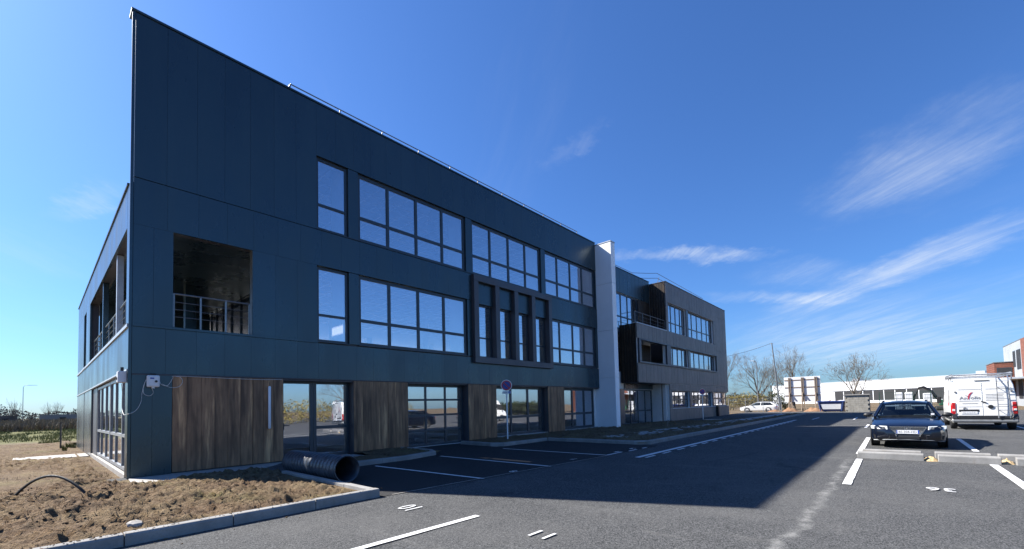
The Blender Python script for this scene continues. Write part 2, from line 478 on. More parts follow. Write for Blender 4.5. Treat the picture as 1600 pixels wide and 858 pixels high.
# ------------------------------------------------------------------ helpers
def link(o, parent=None):
    COL.objects.link(o)
    if parent is not None: o.parent = parent
    return o
def tag(o, label=None, cat=None, group=None, kind=None):
    for k, v in (('label', label), ('category', cat), ('group', group), ('kind', kind)):
        if v: o[k] = v
    return o
def thing(name, label, cat, loc=(0, 0, 0), rz=0, group=None, scale=None):
    o = bpy.data.objects.new(name, None)
    o.empty_display_size = .3
    link(o)
    o.location = loc
    o.rotation_euler = (0, 0, rz)
    if scale: o.scale = (scale,)*3
    return tag(o, label, cat, group)
class MB:
    """collects faces for one mesh object"""
    def __init__(s): s.v, s.f = [], []
    def add(s, vs, fs):
        k = len(s.v)
        s.v += [tuple(q) for q in vs]
        s.f += [tuple(i+k for i in f) for f in fs]
        return s
    def box(s, x0, x1, y0, y1, z0, z1):
        return s.add([(x0,y0,z0),(x1,y0,z0),(x1,y1,z0),(x0,y1,z0),(x0,y0,z1),(x1,y0,z1),(x1,y1,z1),(x0,y1,z1)],
                     [(0,3,2,1),(4,5,6,7),(0,1,5,4),(1,2,6,5),(2,3,7,6),(3,0,4,7)])
    def hexa(s, p): return s.add(p, [(0,3,2,1),(4,5,6,7),(0,1,5,4),(1,2,6,5),(2,3,7,6),(3,0,4,7)])
    def tube(s, pts, r, n=8, caps=True, closed=False):
        pts = [Vector(p) for p in pts]
        m = len(pts)
        rs = r if isinstance(r, (list, tuple)) else [r]*m
        base = len(s.v)
        up = Vector((0, 0, 1))
        for i, p in enumerate(pts):
            if closed: d = pts[(i+1) % m]-pts[i-1]
            else: d = pts[min(i+1, m-1)]-pts[max(i-1, 0)]
            d.normalize()
            a = d.cross(up)
            if a.length < .08: a = d.cross(Vector((1, 0, 0)))
            a.normalize()
            b = a.cross(d)
            for k in range(n):
                t = 2*math.pi*k/n
                s.v.append(tuple(p+(a*math.cos(t)+b*math.sin(t))*rs[i]))
        for i in range(m if closed else m-1):
            for k in range(n):
                k2 = (k+1) % n
                i2 = (i+1) % m
                s.f.append((base+i*n+k, base+i*n+k2, base+i2*n+k2, base+i2*n+k))
        if caps and not closed:
            s.f.append(tuple(base+k for k in reversed(range(n))))
            s.f.append(tuple(base+(m-1)*n+k for k in range(n)))
        return s
    def bar(s, a, b, w, h=None):
        """square section bar between two points"""
        a, b = Vector(a), Vector(b)
        d = (b-a).normalized()
        u = d.cross(Vector((0, 0, 1)))
        if u.length < .05: u = Vector((1, 0, 0))
        u.normalize()
        v = u.cross(d)
        h = h or w
        q = []
        for p in (a, b):
            q += [p-u*w/2-v*h/2, p+u*w/2-v*h/2, p+u*w/2+v*h/2, p-u*w/2+v*h/2]
        return s.add(q, [(0,3,2,1),(4,5,6,7),(0,1,5,4),(1,2,6,5),(2,3,7,6),(3,0,4,7)])
    def prism(s, poly, x0, x1, axis='x'):
        """extrude a 2D polygon; axis x: poly is (y,z); axis y: (x,z); axis z: (x,y)"""
        n = len(poly)
        def pt(a, q): return {'x': (a, q[0], q[1]), 'y': (q[0], a, q[1]), 'z': (q[0], q[1], a)}[axis]
        vs = [pt(x0, q) for q in poly]+[pt(x1, q) for q in poly]
        fs = [tuple(range(n)), tuple(range(2*n-1, n-1, -1))]+[(i, i+n, (i+1) % n+n, (i+1) % n) for i in range(n)]
        return s.add(vs, fs)
    def disc(s, c, r, ax, n=24, r0=0, th=.01):
        """flat disc or ring with thickness facing along ax ('x','y','z')"""
        k = len(s.v)
        for d in (0, th):
            for rr in (r0, r):
                for i in range(n):
                    t = 2*math.pi*i/n
                    a, b = rr*math.cos(t), rr*math.sin(t)
                    s.v.append({'x': (c[0]+d, c[1]+a, c[2]+b), 'y': (c[0]+a, c[1]+d, c[2]+b), 'z': (c[0]+a, c[1]+b, c[2]+d)}[ax])
        for i in range(n):
            j = (i+1) % n
            I = lambda layer, ring, q: k+(layer*2+ring)*n+q
            s.f += [(I(0,0,i), I(0,1,i), I(0,1,j), I(0,0,j)), (I(1,0,i), I(1,0,j), I(1,1,j), I(1,1,i)), (I(0,1,i), I(1,1,i), I(1,1,j), I(0,1,j))]
            if r0: s.f.append((I(0,0,i), I(0,0,j), I(1,0,j), I(1,0,i)))
        return s
    def mesh(s, name, mat, smooth=False, bevel=0, fix=True):
        me = bpy.data.meshes.new(name)
        me.from_pydata(s.v, [], s.f)
        if fix or bevel:
            bm = bmesh.new()
            bm.from_mesh(me)
            if bevel: bmesh.ops.bevel(bm, geom=list(bm.edges), offset=bevel, segments=1, affect='EDGES', clamp_overlap=True)
            bmesh.ops.recalc_face_normals(bm, faces=bm.faces)
            bm.to_mesh(me)
            bm.free()
        me.materials.append(MATS[mat])
        if smooth:
            me.polygons.foreach_set('use_smooth', [True]*len(me.polygons))
            if smooth != 'all' and hasattr(me, 'set_sharp_from_angle'): me.set_sharp_from_angle(angle=R(38))
        me.update()
        return me
    def build(s, name, mat, parent=None, smooth=False, bevel=0, fix=True):
        return link(bpy.data.objects.new(name, s.mesh(name, mat, smooth, bevel, fix)), parent)
CACHE = {}
def piece(name, parent, x0, x1, y0, y1, z0, z1, mat, bev=.004):
    dx, dy, dz = round(x1-x0, 3), round(y1-y0, 3), round(z1-z0, 3)
    key = (dx, dy, dz, mat, bev)
    if key not in CACHE:
        CACHE[key] = MB().box(-dx/2, dx/2, -dy/2, dy/2, -dz/2, dz/2).mesh(name, mat, bevel=bev)
    o = link(bpy.data.objects.new(name, CACHE[key]), parent)
    o.location = ((x0+x1)/2, (y0+y1)/2, (z0+z1)/2)
    return o
def A(ax, a0, a1, d0, d1, z0, z1):
    return (a0, a1, d0, d1, z0, z1) if ax == 'x' else (d0, d1, a0, a1, z0, z1)
def window(parent, ax, a0, a1, z0, z1, d, cuts, zs=(), fwid=.06, depth=.07, mat='window_frame', glassmat='window_glass', name='window', outer=None):
    """frame mesh + one pane object for each light; ax = wall direction, d = depth coordinate of the frame's face, cuts = mullion centres"""
    m = MB()
    ow = outer or fwid
    m.box(*A(ax, a0, a0+ow, d, d+depth, z0, z1)); m.box(*A(ax, a1-ow, a1, d, d+depth, z0, z1))
    m.box(*A(ax, a0+ow, a1-ow, d+.001, d+depth-.001, z0, z0+ow)); m.box(*A(ax, a0+ow, a1-ow, d+.001, d+depth-.001, z1-ow, z1))
    av = [a0+ow-fwid/2]+list(cuts)+[a1-ow+fwid/2]
    zv = [z0+ow-fwid/2]+list(zs)+[z1-ow+fwid/2]
    for c in cuts: m.box(*A(ax, c-fwid/2, c+fwid/2, d+.003, d+depth-.003, z0+ow, z1-ow))
    for i in range(len(av)-1):
        for z in zs: m.box(*A(ax, av[i]+fwid/2, av[i+1]-fwid/2, d+.005, d+depth-.005, z-fwid/2, z+fwid/2))
    f = m.build(name, mat, parent)
    for i in range(len(av)-1):
        for k in range(len(zv)-1):
            piece('pane', f, *A(ax, av[i]+fwid/2-.008, av[i+1]-fwid/2+.008, d+depth*.45, d+depth*.45+.012, zv[k]+fwid/2-.008, zv[k+1]-fwid/2+.008), glassmat, 0)
    return f
def split(a, b, w):
    n = max(1, round((b-a)/w))
    return [(a+(b-a)*i/n, a+(b-a)*(i+1)/n) for i in range(n)]
FONT = {}
def text(s_, size, ext=.003):
    k = (s_, size, ext)
    c = bpy.data.curves.new('t', 'FONT')
    c.body, c.size, c.extrude, c.resolution_u = s_, size, ext, 3
    c.align_x, c.align_y = 'CENTER', 'CENTER'
    o = bpy.data.objects.new('t', c)
    COL.objects.link(o)
    bpy.context.view_layer.update()
    me = bpy.data.meshes.new_from_object(o.evaluated_get(bpy.context.evaluated_depsgraph_get()))
    bpy.data.objects.remove(o)
    return me
def lettering(name, parent, s_, size, loc, right, up, mat, ext=.003, squeeze=1.0):
    me = text(s_, size, ext)
    me.materials.clear(); me.materials.append(MATS[mat])
    o = link(bpy.data.objects.new(name, me), parent)
    r, u = Vector(right).normalized(), Vector(up).normalized()
    n = r.cross(u)
    o.matrix_local = Matrix.Translation(loc) @ Matrix(((r.x*squeeze, u.x, n.x, 0), (r.y*squeeze, u.y, n.y, 0), (r.z*squeeze, u.z, n.z, 0), (0, 0, 0, 1)))
    return o
def dup(root, loc, rz=None, label=None):
    r = root.copy(); link(r)
    r.location = loc
    if rz is not None: r.rotation_euler = (0, 0, rz)
    if label: r['label'] = label
    for ch in list(root.children):
        c = ch.copy(); link(c); c.parent = r
        for g in list(ch.children):
            d = g.copy(); link(d); d.parent = c
    return r

# ------------------------------------------------------------------ ground, road, beds
def structure(o): o['kind'] = 'structure'; return o
gm = MB()
rings = [(-700, -700, 900, 900)]
gm.add([(-1500, -1500, -.42), (1800, -1500, -.42), (1800, 1800, -.42), (-1500, 1800, -.42)], [(0, 1, 2, 3)])
ground = structure(gm.build('ground', 'field', fix=False))

def smooth(a, b, t):
    t = min(1, max(0, (t-a)/(b-a)))
    return t*t*(3-2*t)
# asphalt car park: one gently uneven sheet
xs = np.concatenate([np.linspace(-45, -6, 14), np.linspace(-5, 26, 80), np.linspace(27, 56, 24)])
ys = np.concatenate([np.linspace(-70, -18, 20), np.linspace(-17, -5, 48), np.linspace(-4.6, .5, 12)])
am = MB()
for y in ys:
    for x in xs:
        am.v.append((x, y, -.006+.006*noise.noise(Vector((x*.5, y*.5, 3)))))
nx = len(xs)
for j in range(len(ys)-1):
    for i in range(nx-1):
        am.f.append((j*nx+i, j*nx+i+1, (j+1)*nx+i+1, (j+1)*nx+i))
road = structure(am.build('car_park', 'asphalt', smooth='all', fix=False))

bay = MB().add([(2.42, -6.46, .0015), (9.1, -6.80, .0015), (12.36, -6.85, .0015), (12.36, -2.2, .0015), (9.5, -2.2, .0015), (9.6, .35, .0015), (7.0, .35, .0015), (7.0, -2.2, .0015), (2.42, -2.3, .0015)], [tuple(range(9))])
structure(bay.build('parking_bays', 'fresh_asphalt'))
# ---- painted markings belong to the car park
PZ = .006
def strip(name, a, b, w, mat='road_paint', parent=None):
    a, b = Vector((*a, 0)), Vector((*b, 0))
    d = (b-a).normalized(); n = Vector((-d.y, d.x, 0))
    m = MB()
    k = max(1, int((b-a).length/.25))
    for i in range(k+1):
        p = a+(b-a)*i/k
        for s_ in (1, -1):
            q = p+n*s_*(w/2+.006*noise.noise(Vector((p.x*7, p.y*7, s_*5))))
            m.v.append((q.x, q.y, PZ))
    for i in range(k): m.f.append((2*i, 2*i+1, 2*i+3, 2*i+2))
    return m.build(name, mat, road, fix=True)
for a, b in (((4.35, -2.95), (4.55, -6.62)), ((6.60, -2.70), (6.62, -6.72)), ((9.14, -2.85), (9.16, -6.74))):
    strip('bay_line', a, b, .075)
strip('bay_line', (9.16, -6.74), (10.1, -6.72), .075)
strip('bay_line', (-2.0, -8.56), (2.50, -8.62), .095)
strip('bay_line', (7.53, -12.08), (11.35, -12.05), .12)
strip('bay_line', (12.45, -11.98), (18.2, -11.95), .12)
strip('bay_line', (14.3, -14.17), (18.6, -14.17), .11)
strip('bay_line', (7.4, -14.15), (11.5, -14.14), .12)
strip('bay_line', (14.3, -16.4), (18.6, -16.4), .11)
strip('bay_line', (24.6, -14.0), (29.2, -14.0), .10)
strip('bay_line', (24.6, -16.55), (29.2, -16.55), .10)
strip('bay_line', (24.6, -11.6), (27.6, -11.6), .10)
strip('bay_line', (34.0, -8.4), (37.5, -8.4), .10)
strip('bay_line', (34.0, -10.6), (37.5, -10.6), .10)
strip('bay_line', (10.4, -6.78), (10.9, -6.78), .075)
strip('bay_line', (11.3, -6.78), (11.6, -6.78), .075)
strip('edge_line', (9.1, -7.66), (33, -7.60), .14)
for i in range(20):
    x = 9.2+1.08*i
    strip('edge_dash', (x, -7.86+.002*i), (x+.55, -7.86+.002*i), .075)
strip('asphalt_joint', (2.6, -6.46), (9.1, -6.80), .03, 'concrete')
def digit_text(s_, x, y, size, mat='road_paint_worn', up=(-1, 0, 0), right=(0, 1, 0), sq=1.0):
    # letters lie on the tarmac, readable when walking from the far end
    return lettering('bay_number', road, s_, size, (x, y,   .0075), right, up, mat, .0004, sq)
digit_text('10', 2.24, -7.52, .42, sq=.80)
digit_text('11', 2.37, -9.80, .34, sq=1.1)
digit_text('36', 7.77, -13.19, .42, sq=.85)
digit_text('8', 5.58, -6.50, .30)
digit_text('7', 8.0, -6.45, .30)
digit_text('4', 10.05, -6.60, .40)
digit_text('3', 11.1, -6.55, .40)
digit_text('35', 7.77, -15.4, .42, sq=.85)

# ---- kerbs: separate concrete stones, one metre each
def kerb_run(parent, pts, h=.125, w=.14, L=1.0, gap=.008):
    for a, b in zip(pts[:-1], pts[1:]):
        a, b = Vector((*a, 0)), Vector((*b, 0))
        ln = (b-a).length
        n = max(1, round(ln/L))
        l = round(ln/n-gap, 3)
        key = ('kerb', l, h, w)
        if key not in CACHE:
            CACHE[key] = MB().prism([(0, -.10), (w, -.10), (w, h), (.022, h), (.004, h-.02)], -l/2, l/2, 'x').mesh('kerbstone', 'kerb_concrete', bevel=.005)
        ang = math.atan2(b.y-a.y, b.x-a.x)
        for i in range(n):
            p = a+(b-a)*((i+.5)/n)
            o = link(bpy.data.objects.new('kerbstone', CACHE[key]), parent)
            o.location = (p.x, p.y, random.uniform(-.004, .004))
            o.rotation_euler = (0, 0, ang+random.uniform(-.003, .003))
def kerb(label, pts, **kw):
    o = thing('kerb', None, None)
    structure(o)
    kerb_run(o, pts, **kw)
    return o
# (the face lies on the line, the body lies to its left)
kerb('', [(-9.0, -6.40), (2.40, -6.42), (2.40, -2.62)])
kerb('', [(3.05, -2.62), (5.6, -2.62), (6.75, -2.32), (7.05, -1.75), (7.05, -.15)])
kerb('', [(9.62, -.15), (9.50, -1.9), (9.75, -2.33), (12.33, -2.30), (12.33, -6.0), (12.7, -6.42), (46.5, -6.42)])
# edging of the footpath that crosses the beds
kerb('', [(14.2, -3.75), (17.5, -3.95), (24.0, -4.25), (34.0, -4.45)], h=.10, w=.06)
kerb('', [(34.0, -5.35), (24.0, -5.25), (17.5, -4.95), (14.2, -4.75)], h=.10, w=.06)
fp = MB()
P0 = [(14.2, -3.78), (17.5, -3.98), (24.0, -4.28), (34.0, -4.48), (46, -4.5)]
P1 = [(14.2, -4.72), (17.5, -4.92), (24.0, -5.22), (34.0, -5.32), (46, -5.35)]
for i in range(4):
    a, b, c, d = P0[i], P0[i+1], P1[i+1], P1[i]
    fp.hexa([(*d, -.1), (*c, -.1), (*b, -.1), (*a, -.1), (*d, .095), (*c, .095), (*b, .095), (*a, .095)])
structure(fp.build('footpath', 'concrete'))
# concrete apron along the wall by the corner, door step, plinth strips
ap = MB()
ap.hexa([(-.05, -1.28, -.1), (2.30, -.98, -.1), (3.2, -.0, -.1), (.02, -.0, -.1), (-.05, -1.28, .028), (2.30, -.98, .028), (3.2, -.0, .028), (.02, -.0, .028)])
structure(ap.build('apron', 'concrete', bevel=.01))
structure(MB().box(3.22, 5.35, -1.05, -.002, -.1, .035).build('door_step', 'concrete', bevel=.01))
structure(MB().box(-1.9, -.02, 9.6, 11.4, -.3, -.03).build('side_step', 'concrete', bevel=.01))
structure(MB().box(24.8, 30.6, -1.2, 1.2, -.4, -.05).build('entrance_step', 'concrete', bevel=.01))

# ---- soil: heightfield inside the kerb lines
def heightfield(name, x0, x1, y0, y1, step, fz, mask=None, mat='soil', xs=None, ys=None):
    xs = xs if xs is not None else np.linspace(x0, x1, int((x1-x0)/step)+1)
    ys = ys if ys is not None else np.linspace(y0, y1, int((y1-y0)/step)+1)
    nx, ny = len(xs), len(ys)
    m = MB()
    idx = {}
    for j in range(ny):
        for i in range(nx):
            x, y = float(xs[i]), float(ys[j])
            if mask and not mask(x, y): continue
            idx[i, j] = len(m.v)
            m.v.append((x, y, fz(x, y)))
    for j in range(ny-1):
        for i in range(nx-1):
            q = [idx.get(k) for k in ((i, j), (i+1, j), (i+1, j+1), (i, j+1))]
            if None not in q: m.f.append(tuple(q))
    o = m.build(name, mat, smooth='all', fix=False)
    return structure(o)
def lumps(x, y, k=1.0):
    v = Vector((x, y, 0))
    z = .045*noise.noise(v*1.3)+.035*noise.noise(v*3.7+Vector((9, 0, 0)))
    z += .030*noise.noise(v*15)*k
    if k > .25:
        # rounded clods of mixed size
        for sc, hh in ((3.4, .085), (8.5, .055), (15, .03)):
            w_ = v*sc+Vector((noise.noise(v*6)*.5, noise.noise(v*6+Vector((5, 5, 0)))*.5, 0))
            d, p = noise.voronoi(w_)
            rr = .22+.38*(noise.cell(p[0]*3.1)*.5+.5)
            if d[0] < rr: z += hh*k*(1-(d[0]/rr)**2)**.6*(.4+.6*(noise.cell(p[0]*7.7)*.5+.5))
    return z
def soil_near(x, y):
    k = 1-smooth(6, 16, y)*.6
    track = smooth(-1.0, 0.3, y)*(1-smooth(3.0, 5.5, y))*smooth(.6, 1.4, -x)      # flattened strip beside the wall
    z = .070+lumps(x, y, k*(1-.75*track))*(1-.6*track)
    z += .07*math.exp(-((y+3.9)/1.4)**2)*(1-smooth(-.8, .8, x))                 # bank of spoil behind the kerb
    z = min(z, .30)
    e = min(y+6.28, (2.26-x) if y < -2.5 else 9)
    z = .070+(z-.070)*smooth(0, .35, e)
    if y > 0: z = z-smooth(0, 17, y)*.22
    if y > -1.4 and x > -.35: z = min(z, .02+.05*smooth(-.0, -.5, y+1.05)) if y < -.9 else .0
    if y > 0 and x > -.5: z -= .06*smooth(-.5, -.05, x)
    return z
heightfield('soil_ground', 0, 0, 0, 0, 1, soil_near, lambda x, y: not (x > .05 and y > -.93),
            xs=np.concatenate([np.linspace(-9, -4.6, 22), np.linspace(-4.5, 2.29, 170)]), ys=np.concatenate([np.linspace(-6.30, 1.0, 182), np.linspace(1.09, 26, 230)]))
def soil_bed(x, y):
    return .075+.8*lumps(x, y)*(1 if y > -6.1 and y < -.1 else .4)-smooth(22, 46, x)*smooth(-6.2, -1, y)*.30
heightfield('bed_soil', 12.4, 46.2, -6.34, .45, .13, lambda x, y: soil_bed(x, y))
heightfield('bed_soil', 9.70, 12.5, -2.25, .02, .09, lambda x, y: .075+.7*lumps(x, y))
heightfield('bed_soil', 5.36, 6.98, -2.30, .02, .09, lambda x, y: .075+.7*lumps(x, y))
heightfield('bed_soil', 3.1, 5.38, -2.52, -1.06, .09, lambda x, y: .075+.7*lumps(x, y))
# far ground left: rough pasture
def pasture(x, y): return -.20+.06*noise.noise(Vector((x*.4, y*.25, 1)))-.12*smooth(26, 60, y)+.03*noise.noise(Vector((x*1.9, y*1.3, 4)))
heightfield('pasture', -60, 12, 25.5, 150, 1.0, pasture, None, 'field')

rear = MB().add([(2.6, 17.6, -.19), (46, 17.6, -.19), (46, 40, -.19), (2.6, 40, -.19)], [(0, 1, 2, 3)])  # unseen pale sheet, added to bounce sunlight up onto the office ceilings
structure(rear.build('bounce_sheet', 'concrete', fix=False))
# ---- clods and stones
def icoverts():
    bm = bmesh.new()
    bmesh.ops.create_icosphere(bm, subdivisions=1, radius=1)
    v = np.array([q.co[:] for q in bm.verts]); f = [tuple(x.index for x in q.verts) for q in bm.faces]
    bm.free()
    return v, np.array(f)
ICV, ICF = icoverts()
def clods(name, spots, mat, kind='stuff'):
    V, F = [], []
    rng = np.random.default_rng(len(spots))
    for i, (x, y, z, r) in enumerate(spots):
        v = ICV*(1+rng.uniform(-.28, .28, (len(ICV), 1)))*np.array([r*rng.uniform(.8, 1.4), r*rng.uniform(.8, 1.3), r*rng.uniform(.45, .7)])
        a = rng.uniform(0, 6.28)
        c, s_ = math.cos(a), math.sin(a)
        v = v @ np.array([[c, s_, 0], [-s_, c, 0], [0, 0, 1]])
        V.append(v+np.array([x, y, z-r*.12])); F.append(ICF+len(ICV)*i)
    me = bpy.data.meshes.new(name)
    me.from_pydata(np.concatenate(V).tolist(), [], np.concatenate(F).tolist())
    me.materials.append(MATS[mat])
    o = link(bpy.data.objects.new(name, me))
    return o
sp = []
while len(sp) < 3500:
    x, y = random.uniform(-4.5, 2.3), random.uniform(-6.2, 3.0)
    if x > -.1 and y > -1.1: continue
    if 0 < y < 5 and x < -1.0 and random.random() < .9: continue
    if y > 0 and random.random() < .4: continue
    if noise.noise(Vector((x*.8, y*.8, 2))) < -.15 and random.random() < .75: continue
    r = .006+.022*random.random()**4
    sp.append((x, y, soil_near(x, y), r))
tag(clods('soil_clods', sp, 'soil'), 'loose brown clods of dug earth behind the kerb', 'soil', kind='stuff')
sp = []
while len(sp) < 420:
    x = random.uniform(-4.5, 2.45)
    if random.random() < .7: sp.append((x, -6.41+.13*random.random()**.7, .127, .004+.012*random.random()**3))
    else: sp.append((x, -6.45-.5*random.random()**3, .0, .004+.012*random.random()**3))
tag(clods('soil_crumbs', sp, 'soil'), 'crumbs of earth spilled on the kerb and tarmac', 'soil', kind='stuff')
sp = []
while len(sp) < 1500:
    x, y = random.uniform(12.6, 32), random.uniform(-6.2, -.2)
    if -5.3 < y < -3.7 and x > 14: continue
    sp.append((x, y, soil_bed(x, y), .012+.05*random.random()**3))
tag(clods('bed_clods', sp, 'soil'), 'loose dark clods in the planting beds by the wing', 'soil', kind='stuff')
for (x, y, r, lab, mt) in ((-.55, -5.90, .085, 'pale angular stone lying just behind the kerb', 'concrete'),
                       (-2.35, -4.72, .10, 'rounded brown boulder at the left edge of the spoil', 'warm_clay'),
                       (-2.05, -3.75, .085, 'smaller brown boulder behind the rounded one on the spoil', 'warm_clay'),
                       (-1.62, -4.85, .06, 'flat pale stone in the middle of the dug earth', 'concrete')):
    o = clods('stone', [(0, 0, 0, r)], mt)
    o.location = (x, y, soil_near(x, y)-.01)
    bm = bmesh.new(); bm.from_mesh(o.data)
    bmesh.ops.subdivide_edges(bm, edges=bm.edges[:], cuts=1, use_grid_fill=True, smooth=.3)
    for v in bm.verts: v.co += v.co.normalized()*r*.18*noise.noise(v.co*14/r*.1)
    bm.to_mesh(o.data); bm.free()
    tag(o, lab, 'stone', 'stones on the dug earth')

# ------------------------------------------------------------------ main office building
BL = thing('office_building', 'three-storey slate-clad office block with ribbon windows and timber-look ground floor panels', 'building')
XE = 20.4                     # right end of the slate block
DEP = 17.5
TOP = 10.87
FW = .06                      # cladding depth in front of the structural wall
# ---- structural walls behind the cladding (front face at y = FW)
w = MB()
w.box(.06, XE, FW, .26, 2.37, 3.47)                     # spandrel over the ground floor
w.box(.06, XE, FW, .26, 5.81, 6.90)
w.box(.06, 4.2, FW, .30, 6.90, TOP-.08)                 # blade wall
w.box(4.2, XE, FW, .26, 9.19, TOP-.08)
w.box(.06, .76, FW, .26, 3.47, 5.81)
w.box(2.50, 4.2, FW, .26, 3.47, 5.81)
for a, b in ((5.23, 5.55), (10.25, 10.57), (15.22, 15.54)):   # piers between window groups
    w.box(a, b, FW+.02, .26, 6.90, 9.19)
w.box(5.23, 5.55, FW+.02, .26, 3.47, 5.81)
w.box(10.27, 10.62, FW+.02, .26, 3.47, 5.81)
w.box(15.55, 15.83, FW+.02, .26, 3.47, 5.81)
w.box(20.2, XE, FW+.02, .26, 3.47, 5.81); w.box(20.34, XE, FW+.02, .26, 6.90, 9.19)
for a, b in ((.06, 3.24), (5.35, 7.36), (10.22, 11.83), (15.49, 16.86)):
    w.box(a, b, FW, .40, -.3, 2.37)
# left wall (x = 0 face)
w.box(FW, .26, .30, DEP, 2.46, 3.47)
w.box(FW, .26, .30, DEP, 5.84, 6.80)
w.box(FW, .26, 10.7, 12.4, 3.47, 5.84); w.box(FW, .26, 13.75, DEP, 3.47, 5.84)
w.box(FW, .26, .30, .52, 3.47, 5.84)
w.box(FW, .26, 9.5, DEP, -.4, 2.46)
w.build('wall', 'frame_metal', BL)
w = MB()
# return of the third storey above the low roof, rear wall with openings, end wall behind the fin
w.box(3.9, 4.2, .31, DEP, 6.86, TOP-.1)
for z0, z1 in ((-.4, .2), (2.3, 3.6), (5.7, 7.0), (9.1, TOP-.1)):
    w.box(.27 if z1 < 6.9 else 4.21, XE, DEP-.25, DEP, z0, z1)
for i in range(9):
    x = .27+i*2.5
    w.box(x, x+.4, DEP-.24, DEP-.01, .2, 2.3); w.box(x, x+.4, DEP-.24, DEP-.01, 3.6, 5.7)
    if x > 4.2: w.box(x, x+.4, DEP-.24, DEP-.01, 7.0, 9.1)
w.box(XE-.2, XE-.01, .27, DEP-.26, -.4, TOP-.12)
w.build('wall', 'white_wall', BL)
# ---- floors, ceilings, roofs
m = MB()
m.box(.27, XE-.21, .27, DEP-.26, -.3, .02)
m.box(.27, XE-.21, .27, DEP-.26, 3.10, 3.42)
m.box(4.21, XE-.21, .27, DEP-.26, 6.50, 6.84)
m.build('floor_slab', 'floor_screed', BL)
m = MB()
m.box(.27, XE-.21, .41, DEP-.26, 2.55, 2.58)
m.box(4.4, XE-.21, .27, DEP-.26, 5.98, 6.01)
m.box(.27, 4.0, .27, 10.6, 5.95, 5.98)
m.box(4.21, XE-.21, .27, DEP-.26, 9.34, 9.37)
m.build('ceiling', 'ceiling_tile', BL)
g = MB()                                               # T-bar grid of the suspended ceilings
for zc, xa in ((2.55, .4), (5.98, 4.4), (9.34, 4.4)):
    x = xa
    while x < XE-.3:
        g.box(x-.028, x+.028, .42, 9.5, zc-.012, zc-.001); x += .6
    y = .7
    while y < 9.5:
        g.box(xa, XE-.3, y-.028, y+.028, zc-.014, zc-.003); y += .6
tag(g.build('ceiling_grid', 'ceiling_grid', BL), kind='stuff')
rl = random.Random(4)
lt, cb = MB(), MB()
for zc in (5.98, 9.34):                                # slim luminaires and loose cables still hanging from the ceilings
    for i in range(7):
        for j in range(3):
            x, y = 5.2+i*2.2+rl.uniform(-.3, .3), 1.4+j*2.1
            lt.box(x, x+1.2, y, y+.07, zc-.07, zc-.02)
            if rl.random() < .6:
                x2, y2 = x+rl.uniform(-.6, .6), y+rl.uniform(.3, .9)
                cb.tube([(x, y, zc-.02), ((x+x2)/2, (y+y2)/2, zc-rl.uniform(.25, .6)), (x2, y2, zc-.02)], .014, 5)
lt.build('ceiling_light', 'lamp_tube', BL)
cb.build('ceiling_cable', 'lamp_tube', BL)
m = MB()
m.box(.27, 3.89, .31, DEP-.26, 6.52, 6.62)
m.box(4.21, XE-.22, .31, DEP-.26, 10.2, 10.4)
m.build('roof', 'far_roof', BL)
# ---- white wall ends and columns inside, seen at the right of each window group
m = MB()
for x in (5.10, 10.15, 15.15):
    m.box(x+.05, x+.40, .28, 1.05, 6.85, 9.33)
for x in (5.10, 10.15, 19.75):
    m.box(x+.05, x+.40, .28, 1.05, 3.43, 5.97)
m.box(19.80, 20.15, .28, 1.4, 6.85, 9.33)
for x in (7.6, 12.6, 17.4):
    for y in (6.2, 12.0):
        m.box(x, x+.35, y, y+.35, .03, 2.54); m.box(x, x+.35, y, y+.35, 3.43, 5.97); m.box(x, x+.35, y, y+.35, 6.85, 9.33)
m.box(6.0, 6.12, 1.6, 9.0, .03, 2.54)
m.box(10.6, 10.72, .9, 9.0, .03, 2.54); m.box(15.8, 15.92, .9, 9.0, .03, 2.54)
m.build('inner_wall', 'white_wall', BL)

# ---- cladding panels, each a cassette of its own
def clad_front(x0, x1, z0, z1, wid, mat='slate_cladding', g=.002):
    for a, b in split(x0, x1, wid):
        piece('cladding_panel', BL, a+g/2, b-g/2, 0, FW-.004, z0+g/2, z1-g/2, mat, .0015)
def clad_left(y0, y1, z0, z1, wid, mat='slate_cladding', g=.002):
    for a, b in split(y0, y1, wid):
        piece('cladding_panel', BL, 0, FW-.004, a+g/2, b-g/2, z0+g/2, z1-g/2, mat, .0015)
clad_front(.05, XE, 2.37, 3.44, .60)
clad_front(.05, .78, .03, 2.36, .40)
clad_front(.05, .78, 3.50, 5.80, .40)
clad_front(2.48, 4.21, 3.50, 5.80, .58)
clad_front(.05, 10.50, 5.80, 6.885, .60)
clad_front(15.80, XE, 5.80, 6.92, .60)
clad_front(.05, 4.21, 6.90, TOP-.06, .60)
clad_front(4.21, XE, 9.18, TOP-.06, .60)
for a, b, z0, z1 in ((5.22, 5.56, 6.93, 9.17), (10.24, 10.58, 6.93, 9.17), (15.21, 15.55, 6.93, 9.17), (5.22, 5.56, 3.5, 5.79), (10.26, 10.50, 3.5, 5.79), (20.19, XE, 3.5, 5.79), (20.33, XE, 6.93, 9.17)):
    piece('pier_panel', BL, a, b, .012, FW+.012, z0, z1, 'slate_cladding')
clad_left(.05, DEP, 2.47, 3.42, 1.02)
clad_left(.52, DEP, 5.83, 6.79, 1.02)
clad_left(10.66, 12.42, 3.50, 5.83, .9); clad_left(13.72, DEP, 3.50, 5.83, .95)
clad_left(.05, .50, 3.50, 6.79, .45)
clad_left(9.5, 12.82, -.12, 2.42, 1.66, 'grey_cladding'); clad_left(13.1, DEP, -.12, 2.42, 1.46, 'grey_cladding')
piece('corner_panel', BL, 0, FW-.004, .05, .50, .02, 2.43, 'slate_cladding')
